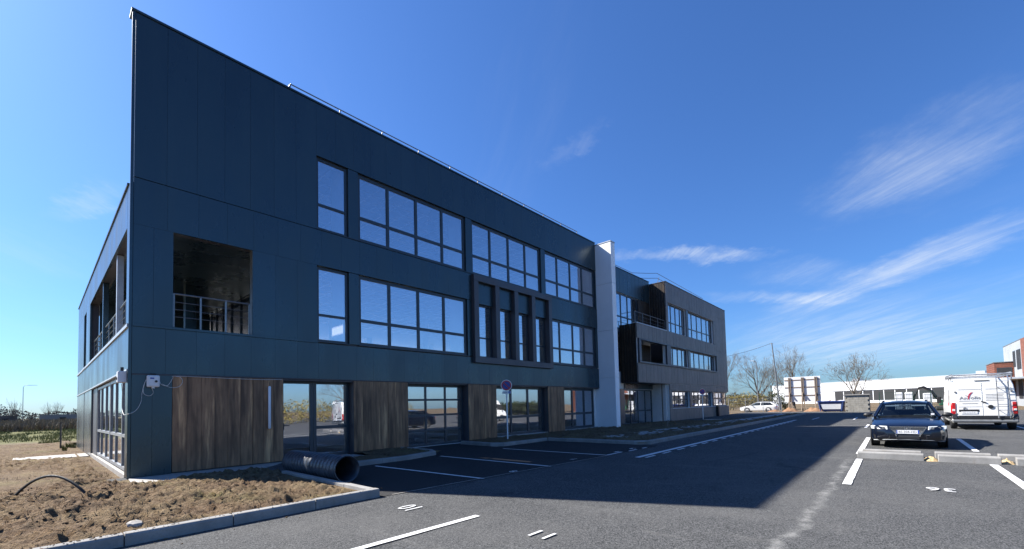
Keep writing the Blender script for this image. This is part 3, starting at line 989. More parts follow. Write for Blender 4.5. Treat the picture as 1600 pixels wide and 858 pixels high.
# trims: corner, string courses, copings, sills
piece('corner_trim', BL, -.012, .045, -.012, .045, .02, TOP-.02, 'slate_cladding', .004)
piece('string_course', BL, .05, 4.22, -.03, .04, 3.44, 3.50, 'slate_cladding')
piece('string_course', BL, -.035, .04, .05, DEP, 3.42, 3.50, 'pale_trim')
piece('string_course', BL, -.03, .03, .05, DEP, 2.425, 2.47, 'pale_trim')
piece('coping', BL, -.03, XE, -.03, .34, TOP-.055, TOP, 'slate_cladding')
piece('coping', BL, -.03, .34, .345, DEP+.03, 6.79, 6.85, 'slate_cladding')
piece('coping', BL, 3.86, 4.24, .345, DEP+.03, TOP-.09, TOP-.01, 'slate_cladding')
piece('coping', BL, 4.25, XE, DEP-.3, DEP+.03, TOP-.095, TOP-.005, 'slate_cladding')
piece('string_course', BL, .05, 3.25, -.012, .03, 2.34, 2.368, 'frame_metal')
piece('string_course', BL, 3.26, XE, -.010, .03, 2.345, 2.37, 'frame_metal')
piece('plinth', BL, .0, .26, .52, 9.45, -.42, .06, 'concrete')
piece('plinth', BL, .02, 3.24, .03, .39, -.42, .03, 'concrete')
# ---- ground floor timber-look panels
for a, b in ((.785, 2.485), (2.495, 3.245), (5.345, 6.565), (6.575, 7.355), (10.225, 11.06), (11.068, 11.825), (15.495, 16.2), (16.208, 16.855)):
    for p, q in split(a, b, .285):
        dy = random.uniform(0, .0035)
        piece('wood_board', BL, p+.0015, q-.0015, -.006+dy, .056, .06 if a < 3 else .10, 2.335, 'wood_panel', .002)
# side reveals of the recessed ground floor glazing
for x0, x1 in ((3.245, 3.262), (5.330, 5.347), (7.360, 7.377), (10.205, 10.222), (11.832, 11.849), (15.472, 15.489), (16.862, 16.879)):
    piece('reveal_panel', BL, x0, x1, .02, .41, .02, 2.345, 'frame_metal', 0)
piece('lintel', BL, 3.25, XE-.02, .045, .42, 2.30, 2.36, 'frame_metal', 0)
for a, b in ((11.85, 15.47), (16.88, 20.2)):
    piece('plinth', BL, a, b, .06, .40, -.42, .12, 'concrete')
# ---- ribbon windows
GP = .085
window(BL, 'x', 4.22, 5.22, 6.93, 9.17, GP, (), (7.72,), .075)
window(BL, 'x', 5.56, 10.24, 6.93, 9.17, GP, (6.70, 7.88, 9.08), (7.72,), .10)
window(BL, 'x', 10.58, 15.21, 6.93, 9.17, GP, (11.72, 12.90, 14.08), (7.72,), .10)
window(BL, 'x', 15.55, 20.33, 6.93, 9.17, GP, (16.66, 17.85, 19.02), (7.72,), .10)
window(BL, 'x', 4.22, 5.22, 3.50, 5.79, GP, (), (4.32,), .075)
window(BL, 'x', 5.56, 10.26, 3.50, 5.79, GP, (6.72, 7.92, 9.11), (4.32,), .10)
window(BL, 'x', 15.84, 20.19, 3.50, 5.79, GP, (16.74, 17.95, 19.08), (4.32,), .10)
for a, b, z in ((4.2, 5.24, 3.48), (5.54, 10.28, 3.48), (15.82, 20.2, 3.48), (4.2, 20.34, 6.90)):
    piece('sill', BL, a, b, -.025, .10, z-.01, z+.022, 'window_frame')
# ---- projecting frame round four narrow windows
fm = MB()
fx = (10.50, 11.75, 12.99, 14.22, 15.54)
for x in fx: fm.box(x, x+.26, -.16, .20, 3.48, 6.60)
fm.box(10.50, 15.80, -.161, .21, 3.22, 3.48); fm.box(10.50, 15.80, -.161, .21, 6.60, 6.86)
fm.build('bay_frame', 'frame_metal', BL, bevel=.008)
for i in range(4):
    a, b = fx[i]+.26, fx[i+1]
    piece('bay_panel', BL, a+.004, b-.004, .02, .06, 5.72, 6.598, 'slate_cladding')
    window(BL, 'x', a+.004, b-.004, 3.485, 5.70, .14, (), (4.32,), .06)
# ---- ground floor glazing
f = window(BL, 'x', 3.27, 4.20, .04, 2.32, .30, (), (), .09, .08, name='entrance_door')
h = MB()
h.tube([(3.36, .30, 1.02), (3.36, .24, 1.02), (3.50, .24, 1.02)], .012, 8)
h.box(3.345, 3.375, .285, .299, .90, 1.10)
h.build('handle', 'black_plastic', f, smooth=True)
window(BL, 'x', 4.21, 5.33, .04, 2.32, .30, (), (.92,), .09, .08)
window(BL, 'x', 7.38, 10.20, .02, 2.30, .32, (8.36, 9.29), (.58, 1.16, 1.73), .075, .06, name='sectional_door', outer=.09)
window(BL, 'x', 11.85, 15.47, .12, 2.30, .30, (13.08, 14.28), (.93,), .11, .07)
window(BL, 'x', 16.88, 20.2, .12, 2.30, .30, (18.03, 19.2), (.93,), .12, .07)
# ---- left wall: loggia, slit window, shop glazing
window(BL, 'y', .55, 4.15, .10, 2.40, .06, (1.65, 2.95), (.93,), .075, .07, 'window_frame_light')
window(BL, 'y', 4.22, 7.95, .10, 2.40, .06, (5.4, 6.75), (.93,), .075, .07, 'window_frame_light')
piece('reveal_panel', BL, .05, .26, 7.96, 9.49, -.2, 2.42, 'frame_metal')
piece('reveal_panel', BL, .05, .26, 12.83, 13.09, -.2, 2.42, 'frame_metal')
window(BL, 'y', 12.43, 13.71, 3.5, 5.82, .10, (), (), .06, .07)
piece('sill', BL, -.04, .10, 12.40, 13.74, 3.44, 3.505, 'pale_trim')
# loggia: inner glazed wall, end wall, slim post
window(BL, 'y', .30, 10.6, 3.44, 5.94, 3.95, (1.5, 2.7, 3.9, 5.1, 6.3, 7.5, 8.7, 9.7), (4.35,), .08, .08)
piece('loggia_lining', BL, .27, 3.93, .275, 10.6, 5.88, 5.93, 'slate_cladding')
piece('loggia_lining', BL, .262, .275, .30, 10.6, 5.80, 5.875, 'slate_cladding', 0)
piece('loggia_lining', BL, 2.50, 3.93, .262, .28, 3.43, 5.875, 'slate_cladding', 0)
piece('loggia_lining', BL, .08, .76, .262, .28, 3.5, 5.80, 'slate_cladding', 0)
piece('loggia_deck', BL, .28, 3.93, .29, 10.6, 3.425, 3.455, 'steel_grey', 0)
piece('loggia_wall', BL, .27, 3.94, 10.62, 10.70, 3.43, 5.94, 'slate_cladding')
piece('loggia_post', BL, .06, .20, 2.95, 3.09, 3.51, 5.83, 'pale_trim')
piece('loggia_post', BL, .06, .20, 6.55, 6.69, 3.51, 5.83, 'slate_cladding')
piece('loggia_column', BL, 2.0, 2.3, 5.2, 5.5, 3.43, 5.95, 'slate_cladding')
def railing(parent, a, b, zb, h=.86, rails=(.62, .44, .26), n=2, mat='rail_metal'):
    a, b = Vector(a), Vector(b)
    m = MB()
    m.tube([(a.x, a.y, zb+h), (b.x, b.y, zb+h)], .021, 8)
    for r in rails: m.tube([(a.x, a.y, zb+r+.04), (b.x, b.y, zb+r+.04)], .008, 6)
    for i in range(n+1):
        p = a+(b-a)*(i/n)
        m.box(p.x-.016, p.x+.016, p.y-.016, p.y+.016, zb-.005, zb+h)
    return m.build('railing', mat, parent, smooth=True)
railing(BL, (.82, .13, 0), (2.44, .13, 0), 3.48, n=3)
railing(BL, (.13, .55, 0), (.13, 10.5, 0), 3.48, n=8)
# ---- roof guard rails
def guard(parent, pts, z0, hgt, name='guard_rail'):
    m = MB()
    pts = [Vector(p) for p in pts]
    for k in (1.0, .5): m.tube([(p.x, p.y, z0+hgt*k) for p in pts], .018, 6)
    for a, b in zip(pts[:-1], pts[1:]):
        n = max(1, round((b-a).length/1.5))
        for i in range(n+1):
            p = a+(b-a)*(i/n)
            m.bar((p.x, p.y+.30, z0), (p.x, p.y, z0+hgt), .03)
    return m.build(name, 'steel_grey', parent, smooth=True)
guard(BL, [(3.60, 2.5, 0), (3.62, .42, 0), (XE-1.2, .42, 0)], TOP-.35, .78)
# ---- tall white fin wall closing the block
FI = thing('fin_wall', 'tall white fin wall standing out between slate block and brown wing', 'wall', (XE+.01, -1.02, 0))
fz = [(.07, 2.9), (2.908, 5.6), (5.608, 8.3), (8.308, 10.68)]
for z0, z1 in fz: piece('wall_panel', FI, 0, .46, 0, 1.6, z0, z1, 'white_render', .006)
piece('coping', FI, -.02, .48, -.02, 1.6, 10.685, 10.74, 'pale_trim')
piece('plinth', FI, .03, .43, .04, 1.6, -.3, .068, 'concrete')

# ------------------------------------------------------------------ brown wing
WG = thing('office_wing', 'brown timber-clad wing with cantilevered loggia behind the white fin', 'building', (25.5, 0, -.3))
OX, OZ = 25.5, -.3
def wp(name, x0, x1, y0, y1, z0, z1, mat, bev=.004): return piece(name, WG, x0-OX, x1-OX, y0, y1, z0-OZ, z1-OZ, mat, bev)
class WB(MB):
    def box(s, x0, x1, y0, y1, z0, z1): return MB.box(s, x0-OX, x1-OX, y0, y1, z0-OZ, z1-OZ)
def wwin(ax, a0, a1, z0, z1, d, cuts, zs, fwid=.07, depth=.07, **k):
    if ax == 'x': return window(WG, 'x', a0-OX, a1-OX, z0-OZ, z1-OZ, d, [c-OX for c in cuts], [z-OZ for z in zs], fwid, depth, **k)
WE, WT = 45.85, 10.68
YB = 1.28                                  # recessed slate wall
b = WB()
b.box(30.75, WE-.06, FW, .28, -.6, .94); b.box(30.75, 31.24, FW, .28, .94, 2.29); b.box(30.75, WE-.06, FW, .28, 2.29, 4.24)
b.box(25.56, 30.74, FW, .28, 2.86, 4.24)
b.box(30.34, 31.08, FW, .28, 4.24, 5.70); b.box(42.2, WE-.06, FW, .28, 4.24, 5.70); b.box(25.56, 26.0, FW, .28, 4.24, 5.78)
b.box(25.56, 30.74, FW, .28, 5.78, 6.80); b.box(30.75, WE-.06, FW, .28, 5.70, 6.86)
b.box(30.75, 31.02, FW, .28, 6.86, 9.08); b.box(41.86, WE-.06, FW, .28, 6.86, 9.08); b.box(30.75, WE-.06, FW, .28, 9.08, WT-.06)
b.box(34.82, 35.29, FW+.02, .28, 6.86, 9.08); b.box(34.98, 35.49, FW+.02, .28, 4.24, 5.70); b.box(35.0, 35.5, FW+.02, .28, .94, 2.29)
b.box(40.9, 41.2, FW+.02, .28, .94, 2.29)
b.box(WE-.3, WE-.06, .29, 14.0, -.6, WT-.06)
b.box(20.95, WE-.31, 13.8, 14.0, -.6, WT-.06)
b.box(20.95, 30.6, YB+.06, YB+.25, 2.4, 3.6); b.box(20.95, 30.6, YB+.06, YB+.25, 9.15, WT+.13)
b.box(20.95, 25.9, YB+.06, YB+.25, -.6, 2.4)
b.box(20.95, 24.9, YB+.06, YB+.25, 3.6, 9.15); b.box(29.4, 30.6, YB+.06, YB+.25, 3.6, 9.15)
b.box(30.62, 30.74, .29, YB+3, 6.0, WT-.06)
b.box(30.62, 30.74, .29, YB+4, -.6, 2.9)
b.build('wall', 'white_wall', WG)
b = WB()
b.box(30.75, WE-.31, .29, 13.79, -.5, -.2); b.box(20.95, WE-.31, YB+.26, 13.79, 3.0, 3.4); b.box(20.95, WE-.31, YB+.26, 13.79, 6.45, 6.8)
b.box(30.75, WE-.31, .29, YB+.25, 3.0, 3.4); b.box(30.75, WE-.31, .29, YB+.25, 6.45, 6.8)
b.box(25.57, 30.61, .29, YB+.05, 6.2, 6.45); b.box(25.57, 30.61, .29, YB+.05, 2.9, 3.3)
b.build('floor_slab', 'floor_screed', WG)
b = WB()
b.box(30.76, WE-.31, .29, 13.79, 2.55, 2.6); b.box(30.76, WE-.31, .29, 13.79, 5.9, 5.95); b.box(20.95, WE-.31, YB+3.1, 13.79, 9.3, 9.35)
b.box(30.76, WE-.31, .29, YB+3.09, 9.3, 9.35)
b.build('ceiling', 'ceiling_tile', WG)
b = WB(); b.box(20.95, WE-.31, YB+.26, 13.79, 10.2, 10.35); b.box(30.76, WE-.31, .29, YB+.25, 10.2, 10.35)
b.build('roof', 'far_roof', WG)
wmat = 'wood_board_far'
def wclad(x0, x1, z0, z1, wid=.62, mat=wmat, g=.012, y=0):
    for a, c in split(x0, x1, wid):
        wp('facade_board', a+g/2, c-g/2, y+random.uniform(0, .006), y+FW-.005, z0+g/2, z1-g/2, mat, .005)
wclad(30.62, 42.5, 9.08, WT-.05); wclad(42.5, WE, 9.6, WT-.05, 1.1); wclad(42.5, WE, 6.3, 9.6, 1.1); wclad(42.5, WE, 2.82, 6.3, 1.1)
wclad(30.62, 31.03, 6.84, 9.08); wclad(41.85, 42.5, 6.84, 9.08)
wclad(25.5, 42.5, 5.80, 6.84)
wclad(25.5, 42.5, 2.82, 4.12)
wclad(42.25, 42.5, 4.12, 5.80, .3)
wclad(30.72, WE, 2.29, 2.81, .62); wclad(30.72, WE, -.55, .92, 1.25); wclad(30.72, 31.22, .92, 2.29, .5)
for x0, x1, z0, z1 in ((34.82, 35.29, 6.86, 9.07), (34.98, 35.49, 4.26, 5.68), (35.0, 35.5, .95, 2.28), (40.9, 41.2, .95, 2.28)):
    wp('pier_panel', x0, x1, .02, FW+.012, z0, z1, 'frame_metal')
# side of the upper volume and of the cantilever (boards facing the camera's left)
for a, c in split(.07, YB, .2):
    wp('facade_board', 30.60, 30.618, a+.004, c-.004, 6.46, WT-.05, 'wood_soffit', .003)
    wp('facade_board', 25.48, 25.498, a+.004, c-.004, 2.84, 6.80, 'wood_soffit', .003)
wp('coping', 30.58, WE+.03, -.03, .32, WT-.05, WT, 'frame_metal'); wp('coping', 30.58, 30.78, .325, YB, WT-.05, WT, 'frame_metal')
wp('coping', 25.46, 30.6, -.03, .32, 6.81, 6.87, 'pale_trim')
wp('soffit', 25.52, 30.74, .02, YB-.02, 2.80, 2.855, 'frame_metal')
# metal surround of the loggia and of the first floor ribbon
wp('window_surround', 25.62, 42.3, -.09, .05, 4.13, 4.24, 'frame_metal'); wp('window_surround', 25.62, 42.3, -.09, .05, 5.70, 5.795, 'frame_metal')
wp('window_surround', 25.62, 25.95, -.085, .05, 4.245, 5.695, 'frame_metal'); wp('window_surround', 30.3, 31.08, -.085, .05, 4.245, 5.695, 'frame_metal')
wp('window_surround', 42.2, 42.3, -.085, .05, 4.245, 5.695, 'frame_metal')
wwin('x', 31.04, 34.82, 6.86, 9.07, .20, (32.0, 32.95, 33.9), (7.64,), .08)
wwin('x', 35.29, 41.84, 6.86, 9.07, .20, (36.6, 37.9, 39.2, 40.5), (7.64,), .09)
wwin('x', 31.09, 34.98, 4.25, 5.69, .18, (32.05, 33.05, 34.0), (), .09)
wwin('x', 35.49, 42.18, 4.25, 5.69, .18, (36.8, 38.1, 39.4, 40.7), (), .09)
wwin('x', 31.24, 35.0, .95, 2.28, .22, (32.2, 33.1, 34.05), (1.62,), .10)
wwin('x', 35.5, 40.9, .95, 2.28, .22, (36.55, 37.6, 38.7, 39.8), (1.62,), .10)
wwin('x', 41.2, 45.7, .95, 2.28, .22, (42.3, 43.4, 44.5), (1.62,), .10)
# recessed slate wall behind the terrace
wclad(20.95, 30.6, 9.15, WT+.16, .62, 'slate_cladding', y=YB); wclad(20.95, 24.95, 2.42, 9.15, .66, 'slate_cladding', y=YB)
wclad(20.95, 25.95, -.5, 2.42, .62, 'grey_cladding', y=YB); wclad(25.95, 30.6, 2.42, 2.80, .62, 'slate_cladding', y=YB)
wp('coping', 20.93, 30.6, YB-.03, YB+.3, WT+.165, WT+.21, 'slate_cladding')
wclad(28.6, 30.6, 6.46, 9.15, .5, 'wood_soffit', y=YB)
wwin('x', 24.95, 28.6, 6.6, 9.14, YB+.08, (26.0, 27.0, 27.7), (7.5,), .09)
wwin('x', 25.95, 30.58, -.2, 2.40, YB+.10, (27.0, 28.2, 29.4), (.85,), .10, name='entrance_glazing')
wp('slim_post', 29.9, 29.97, .25, .32, -.5, 2.80, 'timber_raw')
r_ = railing(WG, (0, .14, 0), (5.05, .14, 0), 6.62-OZ, 1.0, (.70, .45), 4, 'steel_grey')
r_ = railing(WG, (.12, .14, 0), (.12, 1.2, 0), 6.62-OZ, 1.0, (.70, .45), 1, 'steel_grey')
# loggia lining
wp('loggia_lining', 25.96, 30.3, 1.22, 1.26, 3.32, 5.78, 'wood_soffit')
# guard rails on the wing roofs
gm_ = MB()
for k in (1.0, .55):
    gm_.tube([(21.2-OX, YB+.4, 10.4-OZ+.85*k), (28.6-OX, YB+.4, 10.4-OZ+.85*k), (29.6-OX, .9, 10.4-OZ+.85*k), (30.6-OX, .6, 10.55-OZ+.85*k), (40.6-OX, .45, 10.35-OZ+.75*k)], .018, 6)
for i in range(5): gm_.bar((21.2+i*1.85-OX, YB+.7, 10.35-OZ), (21.2+i*1.85-OX, YB+.4, 11.25-OZ), .03)
for i in range(8): gm_.bar((30.75+i*1.4-OX, .8, 10.35-OZ), (30.75+i*1.4-OX, .5, 11.1-OZ), .03)
gm_.build('guard_rail', 'steel_grey', WG, smooth=True)
wp('service_box', 41.6, 41.95, -.24, -.01, .0, .95, 'black_plastic', .01)

# ------------------------------------------------------------------ vehicles
def loft(sections, close=True):
    """sections: list of equal-length rings of 3D points"""
    m = MB()
    n = len(sections[0])
    for s_ in sections: m.v += [tuple(p) for p in s_]
    for i in range(len(sections)-1):
        for k in range(n):
            k2 = (k+1) % n
            m.f.append((i*n+k, i*n+k2, (i+1)*n+k2, (i+1)*n+k))
    if close:
        m.f.append(tuple(range(n-1, -1, -1)))
        k = (len(sections)-1)*n
        m.f.append(tuple(range(k, k+n)))
    return m
def mirror(half):
    return half+[(-y, z) for y, z in reversed(half) if abs(y) > 1e-6]
def wheel(parent, x, y, r, wd):
    s_ = 1 if y > 0 else -1
    t = MB()
    ring = []
    prof = [(-wd/2, r*.62), (-wd/2, r*.93), (-wd*.36, r), (wd*.36, r), (wd/2, r*.93), (wd/2, r*.62)]
    n = 24
    for k in range(n):
        a = 2*math.pi*k/n
        ring.append([(x+rr*math.cos(a), y+o, r+rr*math.sin(a)) for o, rr in prof])
    m = MB()
    for k in range(n):
        m.v += ring[k]
    L = len(prof)
    for k in range(n):
        for i in range(L-1):
            m.f.append((k*L+i, k*L+i+1, ((k+1) % n)*L+i+1, ((k+1) % n)*L+i))
    w_ = m.build('wheel', 'tyre', parent, smooth=True)
    rim = MB()
    rim.disc((x, y+s_*(wd/2-.05), r), r*.63, 'y', 20, r*.52, s_*.03)
    for k in range(5):
        a = 2*math.pi*k/5
        rim.bar((x, y+s_*(wd/2-.035), r), (x+r*.55*math.cos(a), y+s_*(wd/2-.035), r+r*.55*math.sin(a)), .05, .03)
    rim.disc((x, y+s_*(wd/2-.09), r), r*.60, 'y', 20, 0, s_*.005)
    rim.build('rim', 'alloy', w_)
    return w_
def make_car(label, group, paintm, loc, rz, scale, hatch=False, plate=None):
    c = thing('car', label, 'car', loc, rz, group, scale)
    st = [(2.385, .55, .33, .55, .60), (2.33, .74, .25, .63, .68), (2.20, .83, .20, .685, .735), (1.95, .880, .18, .74, .80), (1.5, .90, .18, .82, .885),
          (1.0, .905, .18, .90, .965), (.5, .91, .18, .925, .97), (-.5, .91, .18, .935, .97), (-1.4, .91, .18, .95, .98),
          (-1.9, .89, .20, .95, 1.01), (-2.25, .84, .26, .90, .97), (-2.385, .70, .36, .80, .86)]
    secs = []
    for x, w_, zb, zs, zt in st:
        h = zs-zb
        half = [(0, zb), (.86*w_, zb), (.975*w_, zb+.12*h), (w_, zb+.40*h), (.992*w_, zb+.72*h), (.965*w_, zs-.05*h), (.90*w_, zs+.01), (.55*w_, zs+(zt-zs)*.75), (0, zt)]
        secs.append([(x, y, z) for y, z in mirror(half)])
    loft(secs).build('body', paintm, c, smooth=True)
    rx0, rx1 = .24, (-1.55 if hatch else -1.10)
    bx1, bz1 = (-2.10, .99) if hatch else (-1.82, 1.02)
    # roof shell
    m = MB()
    xsr = [rx0, rx0-.15, rx0-.45, (rx0+rx1)/2, rx1+.25, rx1]
    zr = [1.405, 1.44, 1.466, 1.472, 1.45, 1.405]
    yp = [-1, -.9, -.5, 0, .5, .9, 1]
    for dz in (0, -.045):
        for x, z in zip(xsr, zr):
            for q in yp: m.v.append((x, q*.60, z+dz-.055*q**4-(.0 if dz == 0 else .005)))
    nr, ny = len(xsr), len(yp)
    for L in range(2):
        for i in range(nr-1):
            for j in range(ny-1):
                k = L*nr*ny+i*ny+j
                m.f.append((k, k+1, k+ny+1, k+ny))
    per = [i*ny for i in range(nr)]+[(nr-1)*ny+j for j in range(1, ny)]+[i*ny+ny-1 for i in range(nr-2, -1, -1)]+[j for j in range(ny-2, 0, -1)]
    for i in range(len(per)):
        a, b = per[i], per[(i+1) % len(per)]
        m.f.append((a, b, b+nr*ny, a+nr*ny))
    m.build('roof', paintm, c, smooth=True)
    # pillars
    for s_ in (1, -1):
        m = MB()
        m.bar((1.10, s_*.80, .93), (rx0-.02, s_*.585, 1.40), .06, .07)
        m.bar((bx1-.10, s_*.74, bz1-.05), (rx1+.02, s_*.575, 1.39), .07, .20)
        m.bar((-.35, s_*.845, .93), (-.40, s_*.60, 1.40), .05, .09)
        m.bar((rx0, s_*.59, 1.385), (rx1, s_*.585, 1.385), .05, .05)
        m.build('pillar', paintm, c)
    # glass
    def sheet(name, pts, nu=8, bul=.05):
        """quad sheet bl, br, tr, tl bulged outwards"""
        m = MB()
        a, b, d, e = [Vector(p) for p in pts]
        nn = (b-a).cross(e-a).normalized()
        for i in range(nu+1):
            for j in range(nu+1):
                u, v = i/nu, j/nu
                p = (a*(1-u)+b*u)*(1-v)+(e*(1-u)+d*u)*v
                m.v.append(tuple(p+nn*bul*(4*u*(1-u))))
        for i in range(nu):
            for j in range(nu):
                k = i*(nu+1)+j
                m.f.append((k, k+nu+1, k+nu+2, k+1))
        return m.build(name, 'dark_car_glass', c, smooth='all', fix=False)
    sheet('windscreen', [(1.08, -.775, .945), (1.08, .775, .945), (rx0+.015, .575, 1.40), (rx0+.015, -.575, 1.40)], bul=.07)
    sheet('rear_window', [(bx1, .70, bz1-.02), (bx1, -.70, bz1-.02), (rx1-.01, -.56, 1.39), (rx1-.01, .56, 1.39)], bul=.05)
    for s_ in (1, -1):
        q = [(.95, s_*.83, .93), (bx1+.12, s_*.80, .95), (rx1+.05, s_*.59, 1.375), (rx0-.05, s_*.60, 1.375)]
        sheet('side_window', q if s_ > 0 else [q[1], q[0], q[3], q[2]], bul=.02)
    # cabin
    m = MB(); m.box(.55, 1.0, -.72, .72, .86, .985); m.build('dashboard', 'seat_dark', c, bevel=.03)
    m = MB()
    for s_ in (1, -1):
        m.box(-.35, -.15, s_*.38-.23, s_*.38+.23, .6, 1.14); m.box(-.30, -.20, s_*.38-.12, s_*.38+.12, 1.14, 1.32)
    m.box(-1.35, -1.15, -.62, .62, .6, 1.12)
    m.build('seats', 'seat_dark', c, bevel=.03)
    for s_ in (1, -1):
        m = MB(); m.hexa([(.40, s_*.34-.18, 1.285), (.40, s_*.34+.18, 1.285), (.385, s_*.34+.18, 1.285), (.385, s_*.34-.18, 1.285),
                          (.34, s_*.34-.18, 1.325), (.34, s_*.34+.18, 1.325), (.325, s_*.34+.18, 1.325), (.325, s_*.34-.18, 1.325)])
        m.build('sun_visor', 'white_plastic', c)
    m = MB(); m.box(.42, .44, -.06, .06, 1.30, 1.33); m.build('rear_mirror', 'white_plastic', c)
    m = MB(); m.tube([(1.06, .62, .955), (.90, .52, 1.02), (.6, .2, 1.0)], .004, 5); m.box(1.02, 1.045, .60, .68, 1.0, 1.05); m.build('sticker', 'sign_white', c)
    # wheels and arches
    for x in (1.38, -1.33):
        for s_ in (1, -1):
            wheel(c, x, s_*.80, .325, .215)
            m = MB(); m.disc((x, s_*.893, .325), .385, 'y', 24, .30, s_*.018); m.build('wheel_arch', 'black_plastic', c)
    # front
    G = lambda z: 2.405-max(0, z-.585)*.62
    m = MB()
    for a, b in (((-.43, .665), (.43, .665)), ((-.43, .665), (-.285, .44)), ((.43, .665), (.285, .44)), ((-.285, .44), (-.265, .375)), ((.285, .44), (.265, .375))):
        m.bar((G(a[1]), a[0], a[1]), (G(b[1]), b[0], b[1]), .03, .028)
    m.hexa([(G(.56), -.36, .56), (G(.56)-.03, -.36, .56), (G(.44)-.03, -.27, .44), (G(.44), -.27, .44), (G(.56), -.28, .57), (G(.56)-.03, -.28, .57), (G(.44)-.03, -.22, .44), (G(.44), -.22, .44)])
    m.hexa([(G(.56), .36, .56), (G(.56)-.03, .36, .56), (G(.44)-.03, .27, .44), (G(.44), .27, .44), (G(.56), .28, .57), (G(.56)-.03, .28, .57), (G(.44)-.03, .22, .44), (G(.44), .22, .44)])
    g_ = m.build('grille', 'chrome', c)
    m = MB()
    m.hexa([(G(.37)-.03, -.27, .37), (G(.37)-.005, -.27, .37), (G(.37)-.005, .27, .37), (G(.37)-.03, .27, .37), (G(.66)-.05, -.42, .66), (G(.66)-.012, -.42, .66), (G(.66)-.012, .42, .66), (G(.66)-.05, .42, .66)])
    m.build('grille_back', 'black_plastic', g_)
    m = MB()
    for z in (.58, .605, .63): m.bar((G(z), -.39, z), (G(z), .39, z), .012, .010)
    m.build('grille_bar', 'steel_grey', g_)
    m = MB(); m.disc((G(.62)+.002, 0, .615), .078, 'x', 28, .066, .012)
    m.bar((G(.62)+.012, -.030, .672), (G(.62)+.012, 0, .618), .010, .012); m.bar((G(.62)+.012, .030, .672), (G(.62)+.012, 0, .618), .010, .012)
    for a, b in (((-.058, .640), (-.030, .560)), ((-.030, .560), (0, .606)), ((0, .606), (.030, .560)), ((.030, .560), (.058, .640))):
        m.bar((G(.62)+.012, a[0], a[1]), (G(.62)+.012, b[0], b[1]), .010, .012)
    m.build('badge', 'chrome', g_)
    m = MB(); m.disc((G(.62)-.001, 0, .615), .07, 'x', 24, 0, .006); m.build('badge_back', 'ink_grey', g_)
    p_ = MB().box(2.402, 2.412, -.26, .26, .462, .572).build('number_plate', 'sign_white', c)
    m = MB(); m.box(2.4122, 2.4135, .228, .258, .464, .570); m.box(2.4122, 2.4135, -.258, -.236, .464, .570); m.build('plate_band', 'ink_blue', p_)
    lettering('plate_text', p_, plate or 'BS-304-HD', .098, (2.4125, -.005, .513), (0, 1, 0), (0, 0, 1), 'ink_black', .0006, .92)
    for s_ in (1, -1):
        m = MB()
        m.hexa([(2.392, s_*.46, .575), (2.30, s_*.46, .585), (2.08, s_*.83, .60), (2.20, s_*.872, .60), (2.352, s_*.47, .685), (2.255, s_*.47, .69), (2.0, s_*.82, .705), (2.11, s_*.893, .70)])
        h_ = m.build('headlight', 'lens_clear', c, bevel=.012)
        for yy, xx in ((.56, 2.345), (.71, 2.275)): MB().disc((xx, s_*yy, .635), .040, 'x', 16, 0, .012).build('reflector', 'chrome', h_)
        m = MB(); m.hexa([(2.392, s_*.42, .29), (2.30, s_*.42, .29), (2.14, s_*.78, .29), (2.265, s_*.80, .29), (2.395, s_*.40, .42), (2.30, s_*.40, .42), (2.13, s_*.80, .43), (2.265, s_*.83, .43)])
        v_ = m.build('air_intake', 'black_plastic', c, bevel=.01)
        m = MB(); m.disc((2.315, s_*.66, .335), .04, 'x', 16, 0, .02); m.build('fog_lamp', 'lens_clear', v_)
        m = MB(); m.bar((2.400, s_*.42, .42), (2.27, s_*.81, .43), .015, .012); m.build('chrome_strip', 'chrome', v_)
        # mirrors
        bm = bmesh.new(); bmesh.ops.create_uvsphere(bm, u_segments=14, v_segments=9, radius=1)
        m = MB(); m.v = [(.72+q.co.x*.075, s_*1.0+q.co.y*.125, 1.0+q.co.z*.075) for q in bm.verts]; m.f = [tuple(v.index for v in f.verts) for f in bm.faces]; bm.free()
        m.bar((.76, s_*.86, .955), (.73, s_*.95, .985), .06, .04)
        m.build('mirror', 'black_plastic', c, smooth=True)
        m = MB(); m.box(-2.33, -2.26, s_*.60-.18, s_*.60+.22, .70, .86); m.build('tail_light', 'tail_red', c, bevel=.02)
        m = MB(); m.box(-.2, .0, s_*.905-.012, s_*.905+.012, .80, .83); m.build('door_handle', paintm, c, bevel=.004)
    m = MB(); m.box(2.27, 2.375, -.50, .50, .245, .275); m.box(2.30, 2.41, -.27, .27, .285, .37); m.build('lower_intake', 'black_plastic', c, bevel=.01)
    m = MB(); m.tube([(2.20, -.82, .235), (2.37, -.52, .262), (2.40, 0, .275), (2.37, .52, .262), (2.20, .82, .235)], .014, 6); m.build('bumper_lip', 'steel_grey', c, smooth=True)
    for s_ in (1, -1):
        m = MB(); m.bar((1.09, s_*.1+.25, .965), (1.0, s_*.1-.28, .995), .012, .012); m.build('wiper', 'black_plastic', c)
    return c
make_car('dark navy saloon parked nose to the concrete wheel stops', 'vehicles on the site', 'paint_navy', (16.58, -12.93, 0), math.pi, .875)

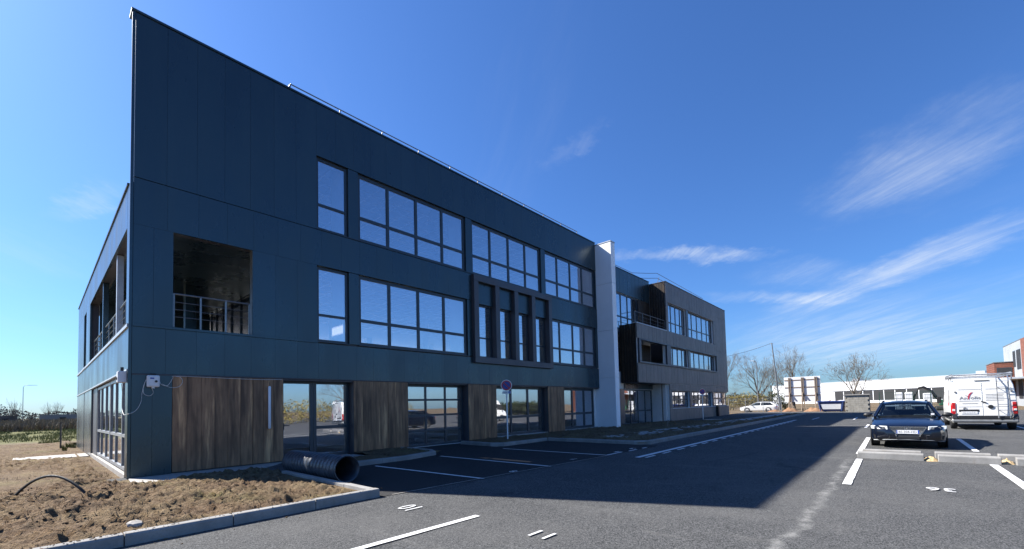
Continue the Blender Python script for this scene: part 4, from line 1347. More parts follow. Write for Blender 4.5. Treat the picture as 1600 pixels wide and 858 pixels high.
def make_van(label, loc, rz, scale):
    c = thing('van', label, 'van', loc, rz, 'vehicles on the site', scale)
    st = [(-2.70, .965, 2.24, .34), (-2.68, .985, 2.26, .32), (-2.4, 1.02, 2.27, .30), (0, 1.02, 2.27, .30), (1.15, 1.02, 2.26, .30), (1.45, 1.01, 2.17, .30),
          (1.75, 1.0, 1.75, .30), (2.05, .98, 1.28, .30), (2.45, .93, 1.10, .30), (2.64, .86, .92, .32), (2.70, .74, .74, .38)]
    secs = []
    for x, w_, H, zb in st:
        h = H-zb
        half = [(0, zb), (.93*w_, zb), (w_, zb+.07*h), (w_, zb+.45*h), (.985*w_, zb+.60*h), (.93*w_, zb+.86*h), (.87*w_, zb+.955*h), (.76*w_, H), (.3*w_, H+.025), (0, H+.03)]
        secs.append([(x, y, z) for y, z in mirror(half)])
    loft(secs).build('body', 'paint_white', c, smooth=True)
    X = -2.705
    # rear doors: two slightly proud leaves with gaps
    for y0, y1, nm in ((.012, .83, 'rear_door'), (-.83, -.012, 'rear_door')):
        m = MB()
        m.hexa([(X-.015, y1*.985, .62), (X-.015, y0*.985, .62), (X+.03, y0, .62), (X+.03, y1, .62), (X-.010, y1*.91 if abs(y1) > .1 else y1, 2.10), (X-.010, y0*.91 if abs(y0) > .1 else y0, 2.10), (X+.03, y0*.91 if abs(y0) > .1 else y0, 2.10), (X+.03, y1*.91 if abs(y1) > .1 else y1, 2.10)])
        d_ = m.build(nm, 'paint_white', c, bevel=.012)
        m = MB(); m.box(X-.019, X-.014, y0+.03, y1-.05, 1.02, 1.032); m.box(X-.017, X-.012, y0+.03, y1-.08, 1.80, 1.812)
        m.build('crease', 'ink_grey', d_)
        if y0 > 0:
            m = MB(); m.box(X-.022, X-.014, .13, .76, .80, .905); m.build('plate_recess', 'black_plastic', d_, bevel=.004)
            p_ = MB().box(X-.034, X-.022, .19, .70, .72, .815).build('number_plate', 'sign_white', d_)
            lettering('plate_text', p_, 'AD-516-KW', .075, (X-.0355, .445, .765), (0, -1, 0), (0, 0, 1), 'ink_grey', .0006)
            lettering('lettering', d_, 'An', .20, (X-.022, .60, 1.42), (0, -1, 0), (0, 0, 1), 'ink_grey', .001, 1.1)
            lettering('lettering', d_, 'olia', .20, (X-.022, .225, 1.43), (0, -1, 0), (0, 0, 1), 'ink_grey', .001, 1.1)
            m = MB()
            pts = [(.47, 1.47), (.43, 1.46), (.415, 1.36), (.36, 1.60), (.30, 1.69), (.375, 1.66), (.425, 1.56), (.445, 1.44)]
            m.prism([(y, z) for y, z in ((.455, 1.36), (.425, 1.36), (.40, 1.50), (.36, 1.60), (.29, 1.69), (.37, 1.665), (.43, 1.58), (.455, 1.48))], X-.0235, X-.020, 'x')
            m.build('emblem', 'ink_red', d_)
            m = MB(); m.prism([(.56, 1.55), (.50, 1.52), (.455, 1.44), (.44, 1.36), (.435, 1.44), (.47, 1.53)], X-.0232, X-.020, 'x'); m.build('emblem', 'ink_grey', d_)
            m = MB(); m.box(X-.021, X-.017, .12, .74, 1.285, 1.298); m.box(X-.021, X-.017, .16, .64, 1.165, 1.182); m.build('small_print', 'ink_grey', d_)
            m = MB(); m.bar((X-.02, .63, .965), (X-.02, .57, 1.0), .014, .02); m.bar((X-.02, .57, 1.0), (X-.02, .51, .965), .014, .02); m.bar((X-.02, .63, .925), (X-.02, .57, .96), .014, .02); m.bar((X-.02, .57, .96), (X-.02, .51, .925), .014, .02)
            m.build('badge', 'ink_grey', d_)
        else:
            m = MB()
            for i in range(5): m.box(X-.018, X-.014, -.62+.03*(i % 2), -.09, 1.56-.065*i, 1.575-.065*i)
            m.build('small_print', 'ink_grey', d_)
            m = MB(); m.disc((X-.04, -.22, 1.02), .085, 'x', 20, 0, .025); m.build('door_lock', 'black_plastic', d_)
            m = MB(); m.bar((X-.03, .06, 1.27), (X-.03, -.09, 1.20), .03, .04); m.build('handle', 'black_plastic', d_)
    for s_ in (1, -1):
        m = MB()
        m.hexa([(X-.02, s_*.86, .70), (X-.02, s_*.985, .70), (X+.12, s_*1.022, .70), (X+.12, s_*.87, .70), (X-.02, s_*.855, 1.22), (X-.02, s_*.965, 1.22), (X+.12, s_*1.012, 1.22), (X+.12, s_*.865, 1.22)])
        t_ = m.build('tail_light', 'tail_red', c, bevel=.012)
        m = MB(); m.box(X-.026, X-.01, s_*.925-.045, s_*.925+.045, .84, .93); m.build('reverse_lamp', 'lens_clear', t_, bevel=.006)
        for z in (.72, 1.70): 
            m = MB(); m.box(X-.03, X+.02, s_*.845-.03, s_*.845+.03, z-.035, z+.035); m.build('hinge', 'steel_grey', c, bevel=.006)
        wheel(c, -1.85, s_*.90, .34, .22); wheel(c, 1.75, s_*.90, .34, .22)
        m = MB(); m.box(-2.6, 2.3, s_*1.022-.006, s_*1.022+.010, .44, .56); m.build('rub_strip', 'black_plastic', c)
        m = MB(); m.hexa([(1.95, s_*1.005, 1.22), (1.0, s_*1.03, 1.22), (1.0, s_*1.02, 1.22), (1.95, s_*.99, 1.22), (1.62, s_*.99, 1.75), (1.0, s_*1.0, 1.80), (1.0, s_*.98, 1.80), (1.62, s_*.97, 1.75)]); m.build('side_window', 'seat_dark', c)
        m = MB(); m.hexa([(1.75, s_*1.06, 1.15), (1.85, s_*1.06, 1.15), (1.85, s_*1.24, 1.15), (1.75, s_*1.24, 1.15), (1.75, s_*1.06, 1.5), (1.85, s_*1.06, 1.5), (1.85, s_*1.24, 1.5), (1.75, s_*1.24, 1.5)]); m.build('mirror', 'black_plastic', c, bevel=.03)
    m = MB(); m.box(X-.13, X+.15, -1.0, 1.0, .33, .455); m.build('rear_bumper', 'steel_grey', c, bevel=.04)
    m = MB(); m.box(X-.09, X+.1, -.80, .80, .46, .63); m.build('bumper_step', 'black_plastic', c, bevel=.02)
    for s_ in (1, -1):
        m = MB(); m.hexa([(X-.12, s_*.80, .5), (X-.12, s_*1.01, .5), (X+.2, s_*1.03, .5), (X+.2, s_*.8, .5), (X-.04, s_*.86, .70), (X-.04, s_*.99, .70), (X+.2, s_*1.02, .70), (X+.2, s_*.86, .70)]); m.build('bumper_corner', 'black_plastic', c, bevel=.02)
    m = MB(); m.hexa([(1.62, -.86, 1.95), (2.04, -.90, 1.30), (2.04, .90, 1.30), (1.62, .86, 1.95), (1.66, -.86, 1.97), (2.08, -.90, 1.32), (2.08, .90, 1.32), (1.66, .86, 1.97)]); m.build('windscreen', 'seat_dark', c)
    # side lettering on the left flank
    for i in range(4):
        m = MB(); m.box(-2.35+.12*i, -2.29+.12*i, 1.022, 1.030, 1.15-.05*i, 1.85); m.build('side_lettering', 'ink_grey', c)
    m = MB(); m.box(-2.05, -1.75, 1.023, 1.031, 1.08, 1.22); m.build('red_label', 'ink_red', c)
    m = MB(); m.box(X-.012, X+.02, -.22, .22, 2.17, 2.20); m.build('brake_lamp', 'black_plastic', c)
    # ladder
    m = MB()
    for y in (-.42, -.76):
        m.tube([(X-.14, y, .52), (X-.16, y, 1.2), (X-.14, y, 2.15), (X+.0, y, 2.40)], .020, 6)
    for i in range(7): m.tube([(X-.155, -.42, .62+.25*i), (X-.155, -.76, .62+.25*i)], .014, 6)
    for z in (.9, 1.9): 
        for y in (-.42, -.76): m.tube([(X-.15, y, z), (X-.02, y, z)], .012, 5)
    m.build('ladder', 'stainless', c, smooth=True)
    # roof rack
    m = MB()
    for y in (-.90, .90):
        m.tube([(-2.55, y, 2.42), (1.1, y, 2.42)], .022, 6); m.tube([(-2.55, y, 2.52), (1.1, y, 2.52)], .018, 6)
        for i in range(5): m.bar((-2.5+.9*i, y, 2.22), (-2.5+.9*i, y, 2.52), .03)
    for i in range(6): m.bar((-2.5+.7*i, -.92, 2.40), (-2.5+.7*i, .92, 2.40), .05, .03)
    m.tube([(-2.62, -.92, 2.46), (-2.62, .92, 2.46)], .035, 10)
    m.build('roof_rack', 'galvanised', c, smooth=True)
    m = MB(); m.bar((-2.45, .96, 2.36), (-.6, .96, 2.44), .12, .10); m.build('pipe_carrier', 'steel_grey', c, bevel=.02)
    return c
van = make_van('white panel van with rear ladder and roof rack seen from behind', (24.1+2.43, -15.32, 0), 0, .905)
dup(van, (17.6, -20.6, 0), R(2), 'white panel van mirrored in the glass beside the entrance door')
make_car('white hatchback parked side-on behind the mesh fence', 'vehicles on the site', 'paint_white', (58.6, .0, -.08), math.pi/2, .86, True, 'EF-271-GH')

# ------------------------------------------------------------------ wheel stops
def wheel_stop(y0, y1, x, lab):
    o = thing('wheel_stop', lab, 'wheel stop', (x, (y0+y1)/2, 0), 0, 'concrete wheel stops between the bays')
    L = y1-y0
    MB().prism([(0, -.03), (.15, -.03), (.15, .145), (.02, .145), (0, .12)], -L/2, L/2, 'y').build('kerb_block', 'kerb_concrete', o, bevel=.008)
    return o
for i, (a, b) in enumerate(((-13.14, -12.0), (-14.27, -13.36), (-15.6, -14.47))):
    wheel_stop(a, b, 11.66, ('front wheel stop kerb nearest the dark saloon', 'front wheel stop kerb in the middle of the row', 'front wheel stop kerb at the right picture edge')[i])
for i, (a, b) in enumerate(((-13.12, -12.06), (-14.2, -13.34), (-15.5, -14.30))):
    wheel_stop(a, b, 12.28, ('rear wheel stop kerb right under the saloon nose', 'rear wheel stop kerb in the middle of the row', 'rear wheel stop kerb at the right picture edge')[i])
def sand_pile(label, cx, cy, rx, ry, h, mat, n=14, cat='sand', group=None, name='sand_pile', z=0):
    m = MB()
    for j in range(n+1):
        for i in range(n+1):
            u, v = 2*i/n-1, 2*j/n-1
            r = math.hypot(u, v)
            zz_ = h*max(0, 1-r)**.8*(1+.5*noise.noise(Vector((u*3+cx, v*3+cy, 1))))+.02*noise.noise(Vector((u*9, v*9, cx)))*(r < .9)-.01*(r > .95)
            m.v.append((cx+u*rx, cy+v*ry, z+zz_-.004))
    for j in range(n):
        for i in range(n):
            k = j*(n+1)+i
            m.f.append((k, k+1, k+n+2, k+n+1))
    return tag(m.build(name, mat, smooth='all', fix=False), label, cat, group)
sand_pile('ochre sand spilled in the gap beside the first wheel stop', 11.85, -13.25, .22, .13, .10, 'dirt_sand', group='sand heaps between wheel stops')
sand_pile('ochre sand spilled in the gap beside the middle wheel stop', 11.95, -14.37, .22, .12, .09, 'dirt_sand', group='sand heaps between wheel stops')
sand_pile('ochre sand lying between the two kerbs before the saloon', 12.05, -12.25, .18, .26, .09, 'dirt_sand', group='sand heaps between wheel stops')

# ------------------------------------------------------------------ corrugated pipe
PP = thing('drain_pipe', 'short length of black corrugated drain pipe lying by the kerb', 'pipe', (2.70, -3.45, 0), R(1.5))
m = MB()
n, L, r0 = 40, 2.45, .262
sec = []
K = 140
for i in range(K+1):
    y = -L/2+L*i/K
    rr = r0*(1+.028*(.5+.5*math.tanh(3*math.sin(2*math.pi*i/K*17))))-.007
    sec.append([(rr*math.cos(2*math.pi*k/n), y, r0+rr*math.sin(2*math.pi*k/n)) for k in range(n)])
inner = [[(r0*.93*math.cos(2*math.pi*k/n), y, r0+r0*.93*math.sin(2*math.pi*k/n)) for k in range(n)] for y in (L/2, L/2-.3, 0, -L/2+.3, -L/2)]
loft(sec+inner+[sec[0]], False).build('pipe_shell', 'pipe_black', PP, smooth='all')
# black conduit arching out of the earth
m = MB()
pa, pb = Vector((-1.62, -1.55, .0)), Vector((-.75, -2.75, .0))
pts = [pa+(pb-pa)*t+Vector((0, 0, .04+.40*math.sin(math.pi*t)**.8)) for t in [i/16 for i in range(17)]]
m.tube(pts, .021, 8)
tag(m.build('conduit', 'black_rubber', smooth=True), 'thin black conduit arching out of the dug earth', 'pipe')
# ------------------------------------------------------------------ no parking signs
def sign(label, loc, rz, plate_txt):
    o = thing('no_parking_sign', label, 'sign', loc, rz, 'no parking signs along the building')
    m = MB(); m.tube([(0, 0, -.1), (0, 0, 2.42)], .028, 12); m.build('post', 'sign_white', o, smooth=True)
    # faces along local -y
    zc = 2.20
    d = MB().disc((0, -.055, zc), .225, 'y', 40, .198, .012).build('border', 'sign_white', o)
    MB().disc((0, -.060, zc), .199, 'y', 40, .152, .014).build('red_ring', 'sign_red', o)
    MB().disc((0, -.056, zc), .153, 'y', 40, 0, .012).build('blue_field', 'sign_blue', o)
    m = MB(); m.bar((-.108, -.060, zc+.108), (.108, -.060, zc-.108), .012, .042); m.build('red_bar', 'sign_red', o)
    MB().disc((0, -.043, zc), .222, 'y', 40, 0, .006).build('back_plate', 'galvanised', o)
    p = MB().box(-.17, .17, -.05, -.036, 1.865, 1.965).build('sub_plate', 'sign_white', o, bevel=.004)
    lettering('lettering', p, plate_txt, .075, (-.055, -.0515, 1.914), (1, 0, 0), (0, 0, 1), 'ink_black', .0006)
    m = MB(); m.box(.075, .155, -.053, -.049, 1.872, 1.958)
    m.build('pictogram_field', 'ink_blue', p)
    m = MB(); m.disc((.110, -.0545, 1.893), .018, 'y', 12, .012, .001); m.box(.104, .110, -.0545, -.0535, 1.90, 1.932); m.disc((.107, -.0545, 1.942), .008, 'y', 10, 0, .001); m.box(.108, .128, -.0545, -.0535, 1.905, 1.911); m.box(.124, .130, -.0545, -.0535, 1.885, 1.908)
    m.build('pictogram', 'sign_white', p)
    return o
sign('no parking disc on a white post beside the sectional door', (11.33, -1.05, .06), R(-48), 'SAUF')
sign('no parking disc on a post before the far brown wing', (33.6, -1.4, -.02), R(-60), 'SAUF')
# ------------------------------------------------------------------ lamps, boxes and cables on the corner
EB = thing('junction_box', 'white electric junction box on the slate wall near the corner', 'box', (.42, -.06, 2.06))
MB().box(-.115, .115, -.055, .05, 0, .27).build('enclosure', 'white_plastic', EB, bevel=.02)
MB().box(-.09, .09, -.062, -.055, .03, .24).build('lid', 'white_plastic', EB, bevel=.006)
m = MB(); m.disc((.045, -.078, .13), .026, 'y', 16, 0, .016); m.build('socket_flap', 'black_plastic', EB)
m = MB(); m.box(-.07, .05, -.03, .03, .27, .315); m.build('cable_gland', 'black_plastic', EB, bevel=.01)
m = MB(); m.tube([(0, -.01, -.03), (0, -.01, 0)], .03, 10); m.build('lower_gland', 'white_plastic', EB)
MB().box(-.06, .01, -.0655, -.062, .185, .215).build('label_strip', 'ink_blue', EB)
FL = thing('flood_light', 'white flood light with grey box on the left wall corner', 'lamp', (-.01, .20, 2.16))
MB().box(-.16, 0, -.11, .12, 0, .26).build('housing', 'white_plastic', FL, bevel=.015)
m = MB(); m.hexa([(-.13, .12, .13), (-.03, .12, .13), (-.04, .42, .12), (-.12, .42, .12), (-.13, .12, .19), (-.03, .12, .19), (-.04, .40, .17), (-.12, .40, .17)]); m.build('lamp_arm', 'white_plastic', FL, bevel=.012)
m = MB(); m.tube([(-.08, -.02, .26), (-.08, -.02, .35)], .03, 10); m.build('sensor', 'black_plastic', FL, smooth=True)
m = MB(); m.disc((-.175, .02, .10), .035, 'x', 14, 0, .016); m.build('socket_flap', 'black_plastic', FL)
def cable(label, pts, r=.0055):
    # Catmull-Rom through the points
    P = [Vector(p) for p in pts]
    P = [P[0]*2-P[1]]+P+[P[-1]*2-P[-2]]
    out = []
    for i in range(1, len(P)-2):
        for t in [k/8 for k in range(8)]:
            a, b, c, d = P[i-1:i+3]
            out.append(.5*((2*b)+(c-a)*t+(2*a-5*b+4*c-d)*t*t+(3*b-a-3*c+d)*t**3))
    out.append(P[-2])
    m = MB(); m.tube(out, r, 6)
    return tag(m.build('cable', 'white_cable', smooth='all'), label, 'cable', 'loose white cables on the corner')
cy_ = -.02
cable('white cable drooping from the junction box down to the corner', [(.31, cy_, 2.25), (.26, cy_, 2.10), (.23, cy_, 1.90), (.21, cy_, 1.70), (.12, cy_, 1.52), (-.02, -.02, 1.45), (-.04, .3, 1.45), (-.04, .62, 1.62), (-.05, .5, 1.95), (-.09, .26, 2.14)])
cable('white cable loop hanging under the junction box', [(.40, cy_, 2.05), (.43, cy_, 1.93), (.36, cy_, 1.86), (.26, cy_, 1.92), (.27, cy_, 2.12), (.33, cy_, 2.28)])
cable('white cable looping from junction box over to the wood panel', [(.54, cy_, 2.20), (.58, cy_, 2.12), (.68, cy_, 2.10), (.74, cy_, 2.18), (.79, cy_, 2.29), (.84, -.025, 2.33), (1.6, -.025, 2.318), (2.6, -.025, 2.30), (3.2, -.025, 2.318)])
cable('white cable end curling over the wood panel top', [(.58, cy_, 2.14), (.74, cy_, 2.06), (.90, -.03, 2.08), (.97, -.03, 2.20), (.93, -.03, 2.30), (.84, -.03, 2.325)])
WL = thing('wall_light', 'slim vertical tube light hanging on the wood panel', 'lamp', (2.88, -.03, .97))
m = MB(); m.tube([(0, -.02, .0), (0, -.02, .02), (0, -.02, 1.13), (0, -.02, 1.16)], [.02, .036, .036, .02], 12); m.build('tube', 'lamp_tube', WL, smooth=True)
m = MB(); m.box(-.028, .028, -.005, .022, .05, 1.11); m.build('backplate', 'black_plastic', WL)
m = MB(); m.tube([(0, -.015, 1.16), (0, -.015, 1.26)], .005, 6); m.build('hanger', 'black_plastic', WL)
# litter and offcuts in the bed
m = MB(); m.hexa([(30.2, -2.6, .10), (31.6, -3.3, .08), (31.7, -3.15, .08), (30.3, -2.45, .10), (30.2, -2.6, .15), (31.6, -3.3, .12), (31.7, -3.15, .12), (30.3, -2.45, .15)])
tag(m.build('timber_offcut', 'concrete', bevel=.005), 'pale timber offcut lying in the bed by the wing', 'plank')
m = MB(); m.tube([(21.6, -3.4, .05), (22.5, -3.1, .42)], .02, 6)
tag(m.build('stake', 'timber_raw'), 'dark stake leaning in the planting bed', 'stake')

# ------------------------------------------------------------------ far right: verge, trees, board, fences
structure(heightfield('verge', 45.9, 176, -70, 60, 2.0, lambda x, y: -.10+.05*noise.noise(Vector((x*.3, y*.3, 0)))-(.28*(1-smooth(46, 52, x)) if y > -7 else .05*(1-smooth(52, 57, x))), None, 'field'))
def bare_tree(label, loc, height, seed, spread=.55, lean=0, trunk=.32, depth=6, group='bare trees beyond the fence', rad=None):
    rng = random.Random(seed)
    o = thing('tree', label, 'tree', loc, 0, group)
    tm, cm = MB(), MB()
    def grow(p, d, L, r, k):
        n = 2 if k > 2 else 3
        pts, rs = [p], [r]
        q = p.copy(); dd = d.copy()
        for i in range(n):
            dd = (dd+Vector((rng.uniform(-1, 1), rng.uniform(-1, 1), rng.uniform(-.3, .8)))*.10).normalized()
            q = q+dd*L/n
            pts.append(q.copy()); rs.append(r*(1-.38*(i+1)/n))
        (tm if k == 0 else cm).tube(pts, rs, 8 if k == 0 else (5 if k < 3 else 3), caps=False)
        if k >= depth: return
        cnt = 5 if k == 0 else (4 if k < 2 else 3)
        for i in range(cnt):
            t = rng.uniform(.45, 1.0) if i else 1.0
            j = min(n-1, int(t*n)); f = t*n-j
            b = pts[j]+(pts[j+1]-pts[j])*f
            a = rng.uniform(0, 6.283)
            side = dd.cross(Vector((math.cos(a), math.sin(a), .3))).normalized()
            sp_ = spread*rng.uniform(.55, 1.15) if i else spread*.35
            nd_ = (dd*(1-sp_*.5)+side*sp_+Vector((0, 0, .20))).normalized()
            grow(b, nd_, L*rng.uniform(.60, .84), max(rs[-1]*(.80 if i == 0 else rng.uniform(.45, .7)), .008), k+1)
    H0 = height*trunk
    grow(Vector((0, 0, -.1)), Vector((lean, 0, 1)).normalized(), H0, rad or height*.024, 0)
    tm.build('trunk', 'bark', o, smooth='all', fix=False)
    cm.build('crown', 'twig', o, smooth='all', fix=False)
    return o
bare_tree('wide bare tree with pale branches left of the leaning pole', (76, 3.6, -.1), 11.5, 3, .72, trunk=.25)
bare_tree('slim bare tree half hidden by the corner of the wing', (68, 7.0, -.1), 9.6, 11, .5, trunk=.30)
bare_tree('bare tree with upright twigs rising behind the blank board', (77, -.9, -.1), 12.0, 5, .62, trunk=.26)
bare_tree('bare round-crowned tree above the concrete kiosk', (70, -8.7, -.1), 8.2, 8, .78, trunk=.30, depth=6)
bare_tree('far small bare tree behind the wide one', (95, 5.5, -.1), 9.0, 21, .6, trunk=.3, depth=5)
def leaf_mass(name, label, cat, parts, mat, n, leaf, seed, group=None, kind=None, flat=.0):
    """foliage: leaf-sized triangles spread through several lumpy volumes"""
    rng = np.random.default_rng(seed)
    V = []
    tot = sum(p[3]*p[4]*p[5] for p in parts)
    for (x, y, z, rx, ry, rz) in parts:
        k = max(20, int(n*rx*ry*rz/tot))
        d = rng.normal(size=(k, 3)); d /= np.linalg.norm(d, axis=1)[:, None]
        rr = rng.uniform(.35, 1.0, k)**.6*(1+.16*np.sin(d[:, 0]*7+seed)*np.cos(d[:, 1]*6)+.14*np.sin(d[:, 2]*9+d[:, 0]*5))
        c = np.array([x, y, z])+d*rr[:, None]*np.array([rx, ry, rz])
        a = rng.normal(size=(k, 3)); a /= np.linalg.norm(a, axis=1)[:, None]
        b = np.cross(a, rng.normal(size=(k, 3))); b /= np.linalg.norm(b, axis=1)[:, None]
        s_ = leaf*rng.uniform(.6, 1.5, (k, 1))
        V.append(np.stack([c-a*s_, c+b*s_*.6, c+a*s_, c-b*s_*.6], 1).reshape(-1, 3))
    V = np.concatenate(V)
    k = len(V)//4
    me = bpy.data.meshes.new(name)
    me.from_pydata(V.tolist(), [], np.arange(k*4).reshape(k, 4).tolist())
    me.materials.append(MATS[mat])
    o = link(bpy.data.objects.new(name, me))
    return o
def hedge(label, parts, mat, n, leaf, seed, group='hedges on the far side', name='hedge'):
    x, y, z = parts[0][0], parts[0][1], parts[0][2]-parts[0][5]
    o = thing(name, label, 'hedge', (x, y, z), 0, group)
    f = leaf_mass('foliage', None, None, [(a-x, b-y, c-z, d, e, g_) for a, b, c, d, e, g_ in parts], mat, n, leaf, seed)
    f.parent = o
    m = MB()
    rng = random.Random(seed)
    for p in parts:
        for i in range(5):
            a, r = rng.uniform(0, 6.28), rng.uniform(.1, .5)
            m.tube([(p[0]-x, p[1]-y, p[2]-z-p[5]), (p[0]-x+p[3]*r*math.cos(a), p[1]-y+p[4]*r*math.sin(a), p[2]-z+p[5]*.5)], [.03, .01], 4, caps=False)
    m.build('stems', 'bark', o, fix=False)
    return o
hedge('yellow-flowering hedge behind the white hatchback', [(72, 6.5, 1.1, 1.2, 1.6, 1.3), (72, 4.5, 1.25, 1.2, 1.5, 1.45), (72, 2.6, 1.1, 1.2, 1.4, 1.3)], 'leaf_yellow', 5200, .07, 2)
hedge('dark green bush right of the yellow-flowering hedge', [(72.5, .7, 1.25, 1.2, 1.2, 1.4), (72, -.6, 1.1, 1, .8, 1.2)], 'leaf_dark', 3000, .07, 4)
hedge('clipped dark hedge beside the white van', [(50, -25.0-1.7*i, .95, .9, 1.1, 1.15) for i in range(8)], 'leaf_dark', 14000, .10, 6)
# mesh fence before the hatchback: posts and two welded panels
def mesh_fence(label, a, b, h, nposts, mat, pitch=.16, base=-.1):
    a, b = Vector((*a, base)), Vector((*b, base))
    o = thing('fence', label, 'fence', tuple(a), 0)
    d = b-a
    for i in range(nposts+1):
        p = d*(i/nposts)
        MB().box(p.x-.03, p.x+.03, p.y-.03, p.y+.03, 0, h+.05).build('post', mat, o)
    for i in range(nposts):
        m = MB()
        p, q = d*(i/nposts), d*((i+1)/nposts)
        n = max(2, int((q-p).length/pitch))
        for k in range(1, n):
            c = p+(q-p)*k/n
            m.bar((c.x, c.y, .05), (c.x, c.y, h), .012)
        for z in (.06, h*.33, h*.66, h): m.bar((p.x, p.y, z), (q.x, q.y, z), .018)
        m.build('mesh_panel', mat, o)
    return o
mesh_fence('grey site fence of wire panels before the white hatchback', (55.6, 4.6), (57.2, -2.6), 1.75, 4, 'galvanised', .14)
mesh_fence('dark green wire fence right of the concrete kiosk', (57, -11.4), (57.5, -19.0), 1.95, 6, 'fence_green', .11)
mesh_fence('black slatted fence at the right picture edge', (44, -21.3), (44.5, -30), 1.7, 5, 'black_plastic', .10)
# leaning pole with wire
PO = thing('utility_pole', 'tall thin utility pole leaning left with an overhead wire', 'pole', (70, -.25, -.1))
m = MB(); m.tube([(0, 0, -.2), (0, .66, 9.75)], [.12, .07], 10); m.build('shaft', 'steel_grey', PO, smooth=True)
m = MB(); m.bar((0, .45, 9.6), (0, .95, 9.72), .06); m.build('cross_arm', 'galvanised', PO)
m = MB(); m.tube([(0, .66+ (8.5)*t, 9.72-1.5*t-1.2*t*(1-t)) for t in [i/12 for i in range(13)]], .022, 4); m.build('wire', 'black_rubber', PO)
def street_lamp(label, loc, h, arm, rz=0):
    o = thing('street_lamp', label, 'street lamp', loc, rz, 'street lamps')
    m = MB(); m.tube([(0, 0, -.1), (0, 0, h-.5), (0, .08*arm, h-.15), (0, .4*arm, h)], [.07, .05, .045, .04], 8); m.build('post', 'steel_grey', o, smooth=True)
    MB().hexa([(-.09, .35*arm, h-.06), (.09, .35*arm, h-.06), (.07, arm, h+.0), (-.07, arm, h+.0), (-.07, .35*arm, h+.05), (.07, .35*arm, h+.05), (.05, arm, h+.07), (-.05, arm, h+.07)]).build('lamp_head', 'galvanised', o, bevel=.01)
    return o
street_lamp('curved street lamp standing before the wide bare tree', (62, .8, -.1), 6.7, .75)
street_lamp('distant street lamp over the pasture at far left', (-3.55, 152, -.4), 10.2, 2.4, R(-90))
# blank site board seen from behind
BD = thing('site_board', 'large white site board on braced timber posts seen from behind', 'board', (61, -4.2, -.1))
MB().box(.10, .16, -1.85, 1.85, 1.16, 4.22).build('board_panel', 'white_plastic', BD, bevel=.01)
for i, y in enumerate((1.35, .02, -1.32)):
    for d in (0, .17):
        MB().box(-.02, .08, y-.05-d, y+.05-d, 0, 4.15).build('post', 'timber_raw', BD)
    MB().bar((-1.4, y-.05, .05), (.0, y-.05, 2.3), .08).build('brace', 'timber_raw', BD)
    MB().bar((-1.3, y-.6, .05), (-.05, y-.05, 2.0), .07).build('brace', 'timber_raw', BD)
for z in (1.95, 2.95, 3.85): MB().box(.062, .098, -1.83, 1.83, z-.05, z+.05).build('rail', 'timber_raw', BD)
for i, (x, y, rx, ry, h, lab) in enumerate(((58.6, -3.2, 1.1, 1.1, .5, 'heap of orange clay under the left of the site board'), (58.2, -5.7, 1.1, 1.2, .55, 'heap of orange clay beside the blue skip'), (57.0, -1.9, 1.0, .9, .35, 'low orange clay heap behind the white hatchback'))):
    sand_pile(lab, x, y, rx, ry, h, 'warm_clay', 18, 'heap', 'clay heaps on the verge', 'clay_heap', -.12)
# blue skip with rubble
SK = thing('skip', 'blue and white rubbish skip full of waste bags', 'skip', (55.6, -7.55, -.06))
m = MB(); m.hexa([(-.8, -1.0, .12), (.8, -1.0, .12), (.8, .80, .12), (-.8, .80, .12), (-1.0, -1.12, 1.15), (1.0, -1.12, 1.15), (1.0, 1.12, 1.15), (-1.0, 1.12, 1.15)])
m.build('bin', 'skip_blue', SK, bevel=.02)
m = MB(); m.box(-1.06, 1.06, -1.18, -1.10, 1.08, 1.20); m.box(-1.06, 1.06, 1.10, 1.18, 1.08, 1.20); m.box(-1.08, -1.0, -1.1, 1.1, 1.08, 1.20); m.box(1.0, 1.08, -1.1, 1.1, 1.08, 1.20)
m.build('rim', 'skip_blue', SK)
MB().hexa([(-.885, -.80, .32), (-.87, -.80, .32), (-.87, .72, .32), (-.885, .72, .32), (-.99, -.85, .86), (-.97, -.85, .86), (-.97, .92, .86), (-.99, .92, .86)]).build('white_panel', 'sign_white', SK)
for y in (-.95, 1.0): MB().bar((-.86, y*.92, .15), (-1.03, y*1.05, 1.1), .08).build('rib', 'skip_blue', SK)
m = MB(); m.box(-.7, .7, -.9, -.7, -.06, .12); m.box(-.7, .7, .5, .7, -.06, .12); m.build('runner', 'steel_grey', SK)
for i in range(9):
    rng = random.Random(i)
    o = clods('waste_bag', [(0, 0, 0, rng.uniform(.22, .36))], ('white_plastic', 'sign_white', 'warm_clay')[i % 3])
    o.location = (55.6+rng.uniform(-.6, .6), -8.5+.22*i, 1.02+rng.uniform(0, .10))
    tag(o, ('%s waste bag, %s from the left among those heaped in the blue skip' % (('grey-white', 'white', 'orange-brown')[i % 3], ('ninth', 'eighth', 'seventh', 'sixth', 'fifth', 'fourth', 'third', 'second', 'first')[i])), 'waste bag', 'waste bags in the skip')
# concrete kiosk
KI = thing('kiosk', 'small grey concrete block kiosk with flat roof slab', 'kiosk', (54.6, -9.75, -.05))
for r in range(8):
    for i in range(4):
        y0 = -.95+i*.46+(.23 if r % 2 else 0)-.12
        y1 = min(.95, y0+.45); y0 = max(-.95, y0)
        if y1-y0 > .05: piece('block', KI, -.98, -.80, y0, y1, r*.212, r*.212+.205, 'block_concrete', .006)
MB().box(-.80, 1.2, -.94, .94, 0, 1.69).build('wall', 'block_concrete', KI)
MB().box(-1.08, 1.3, -1.05, 1.05, 1.70, 1.80).build('roof', 'kerb_concrete', KI, bevel=.01)
MB().box(-.4, .5, -.965, -.945, .05, 1.6).build('door', 'black_plastic', KI)
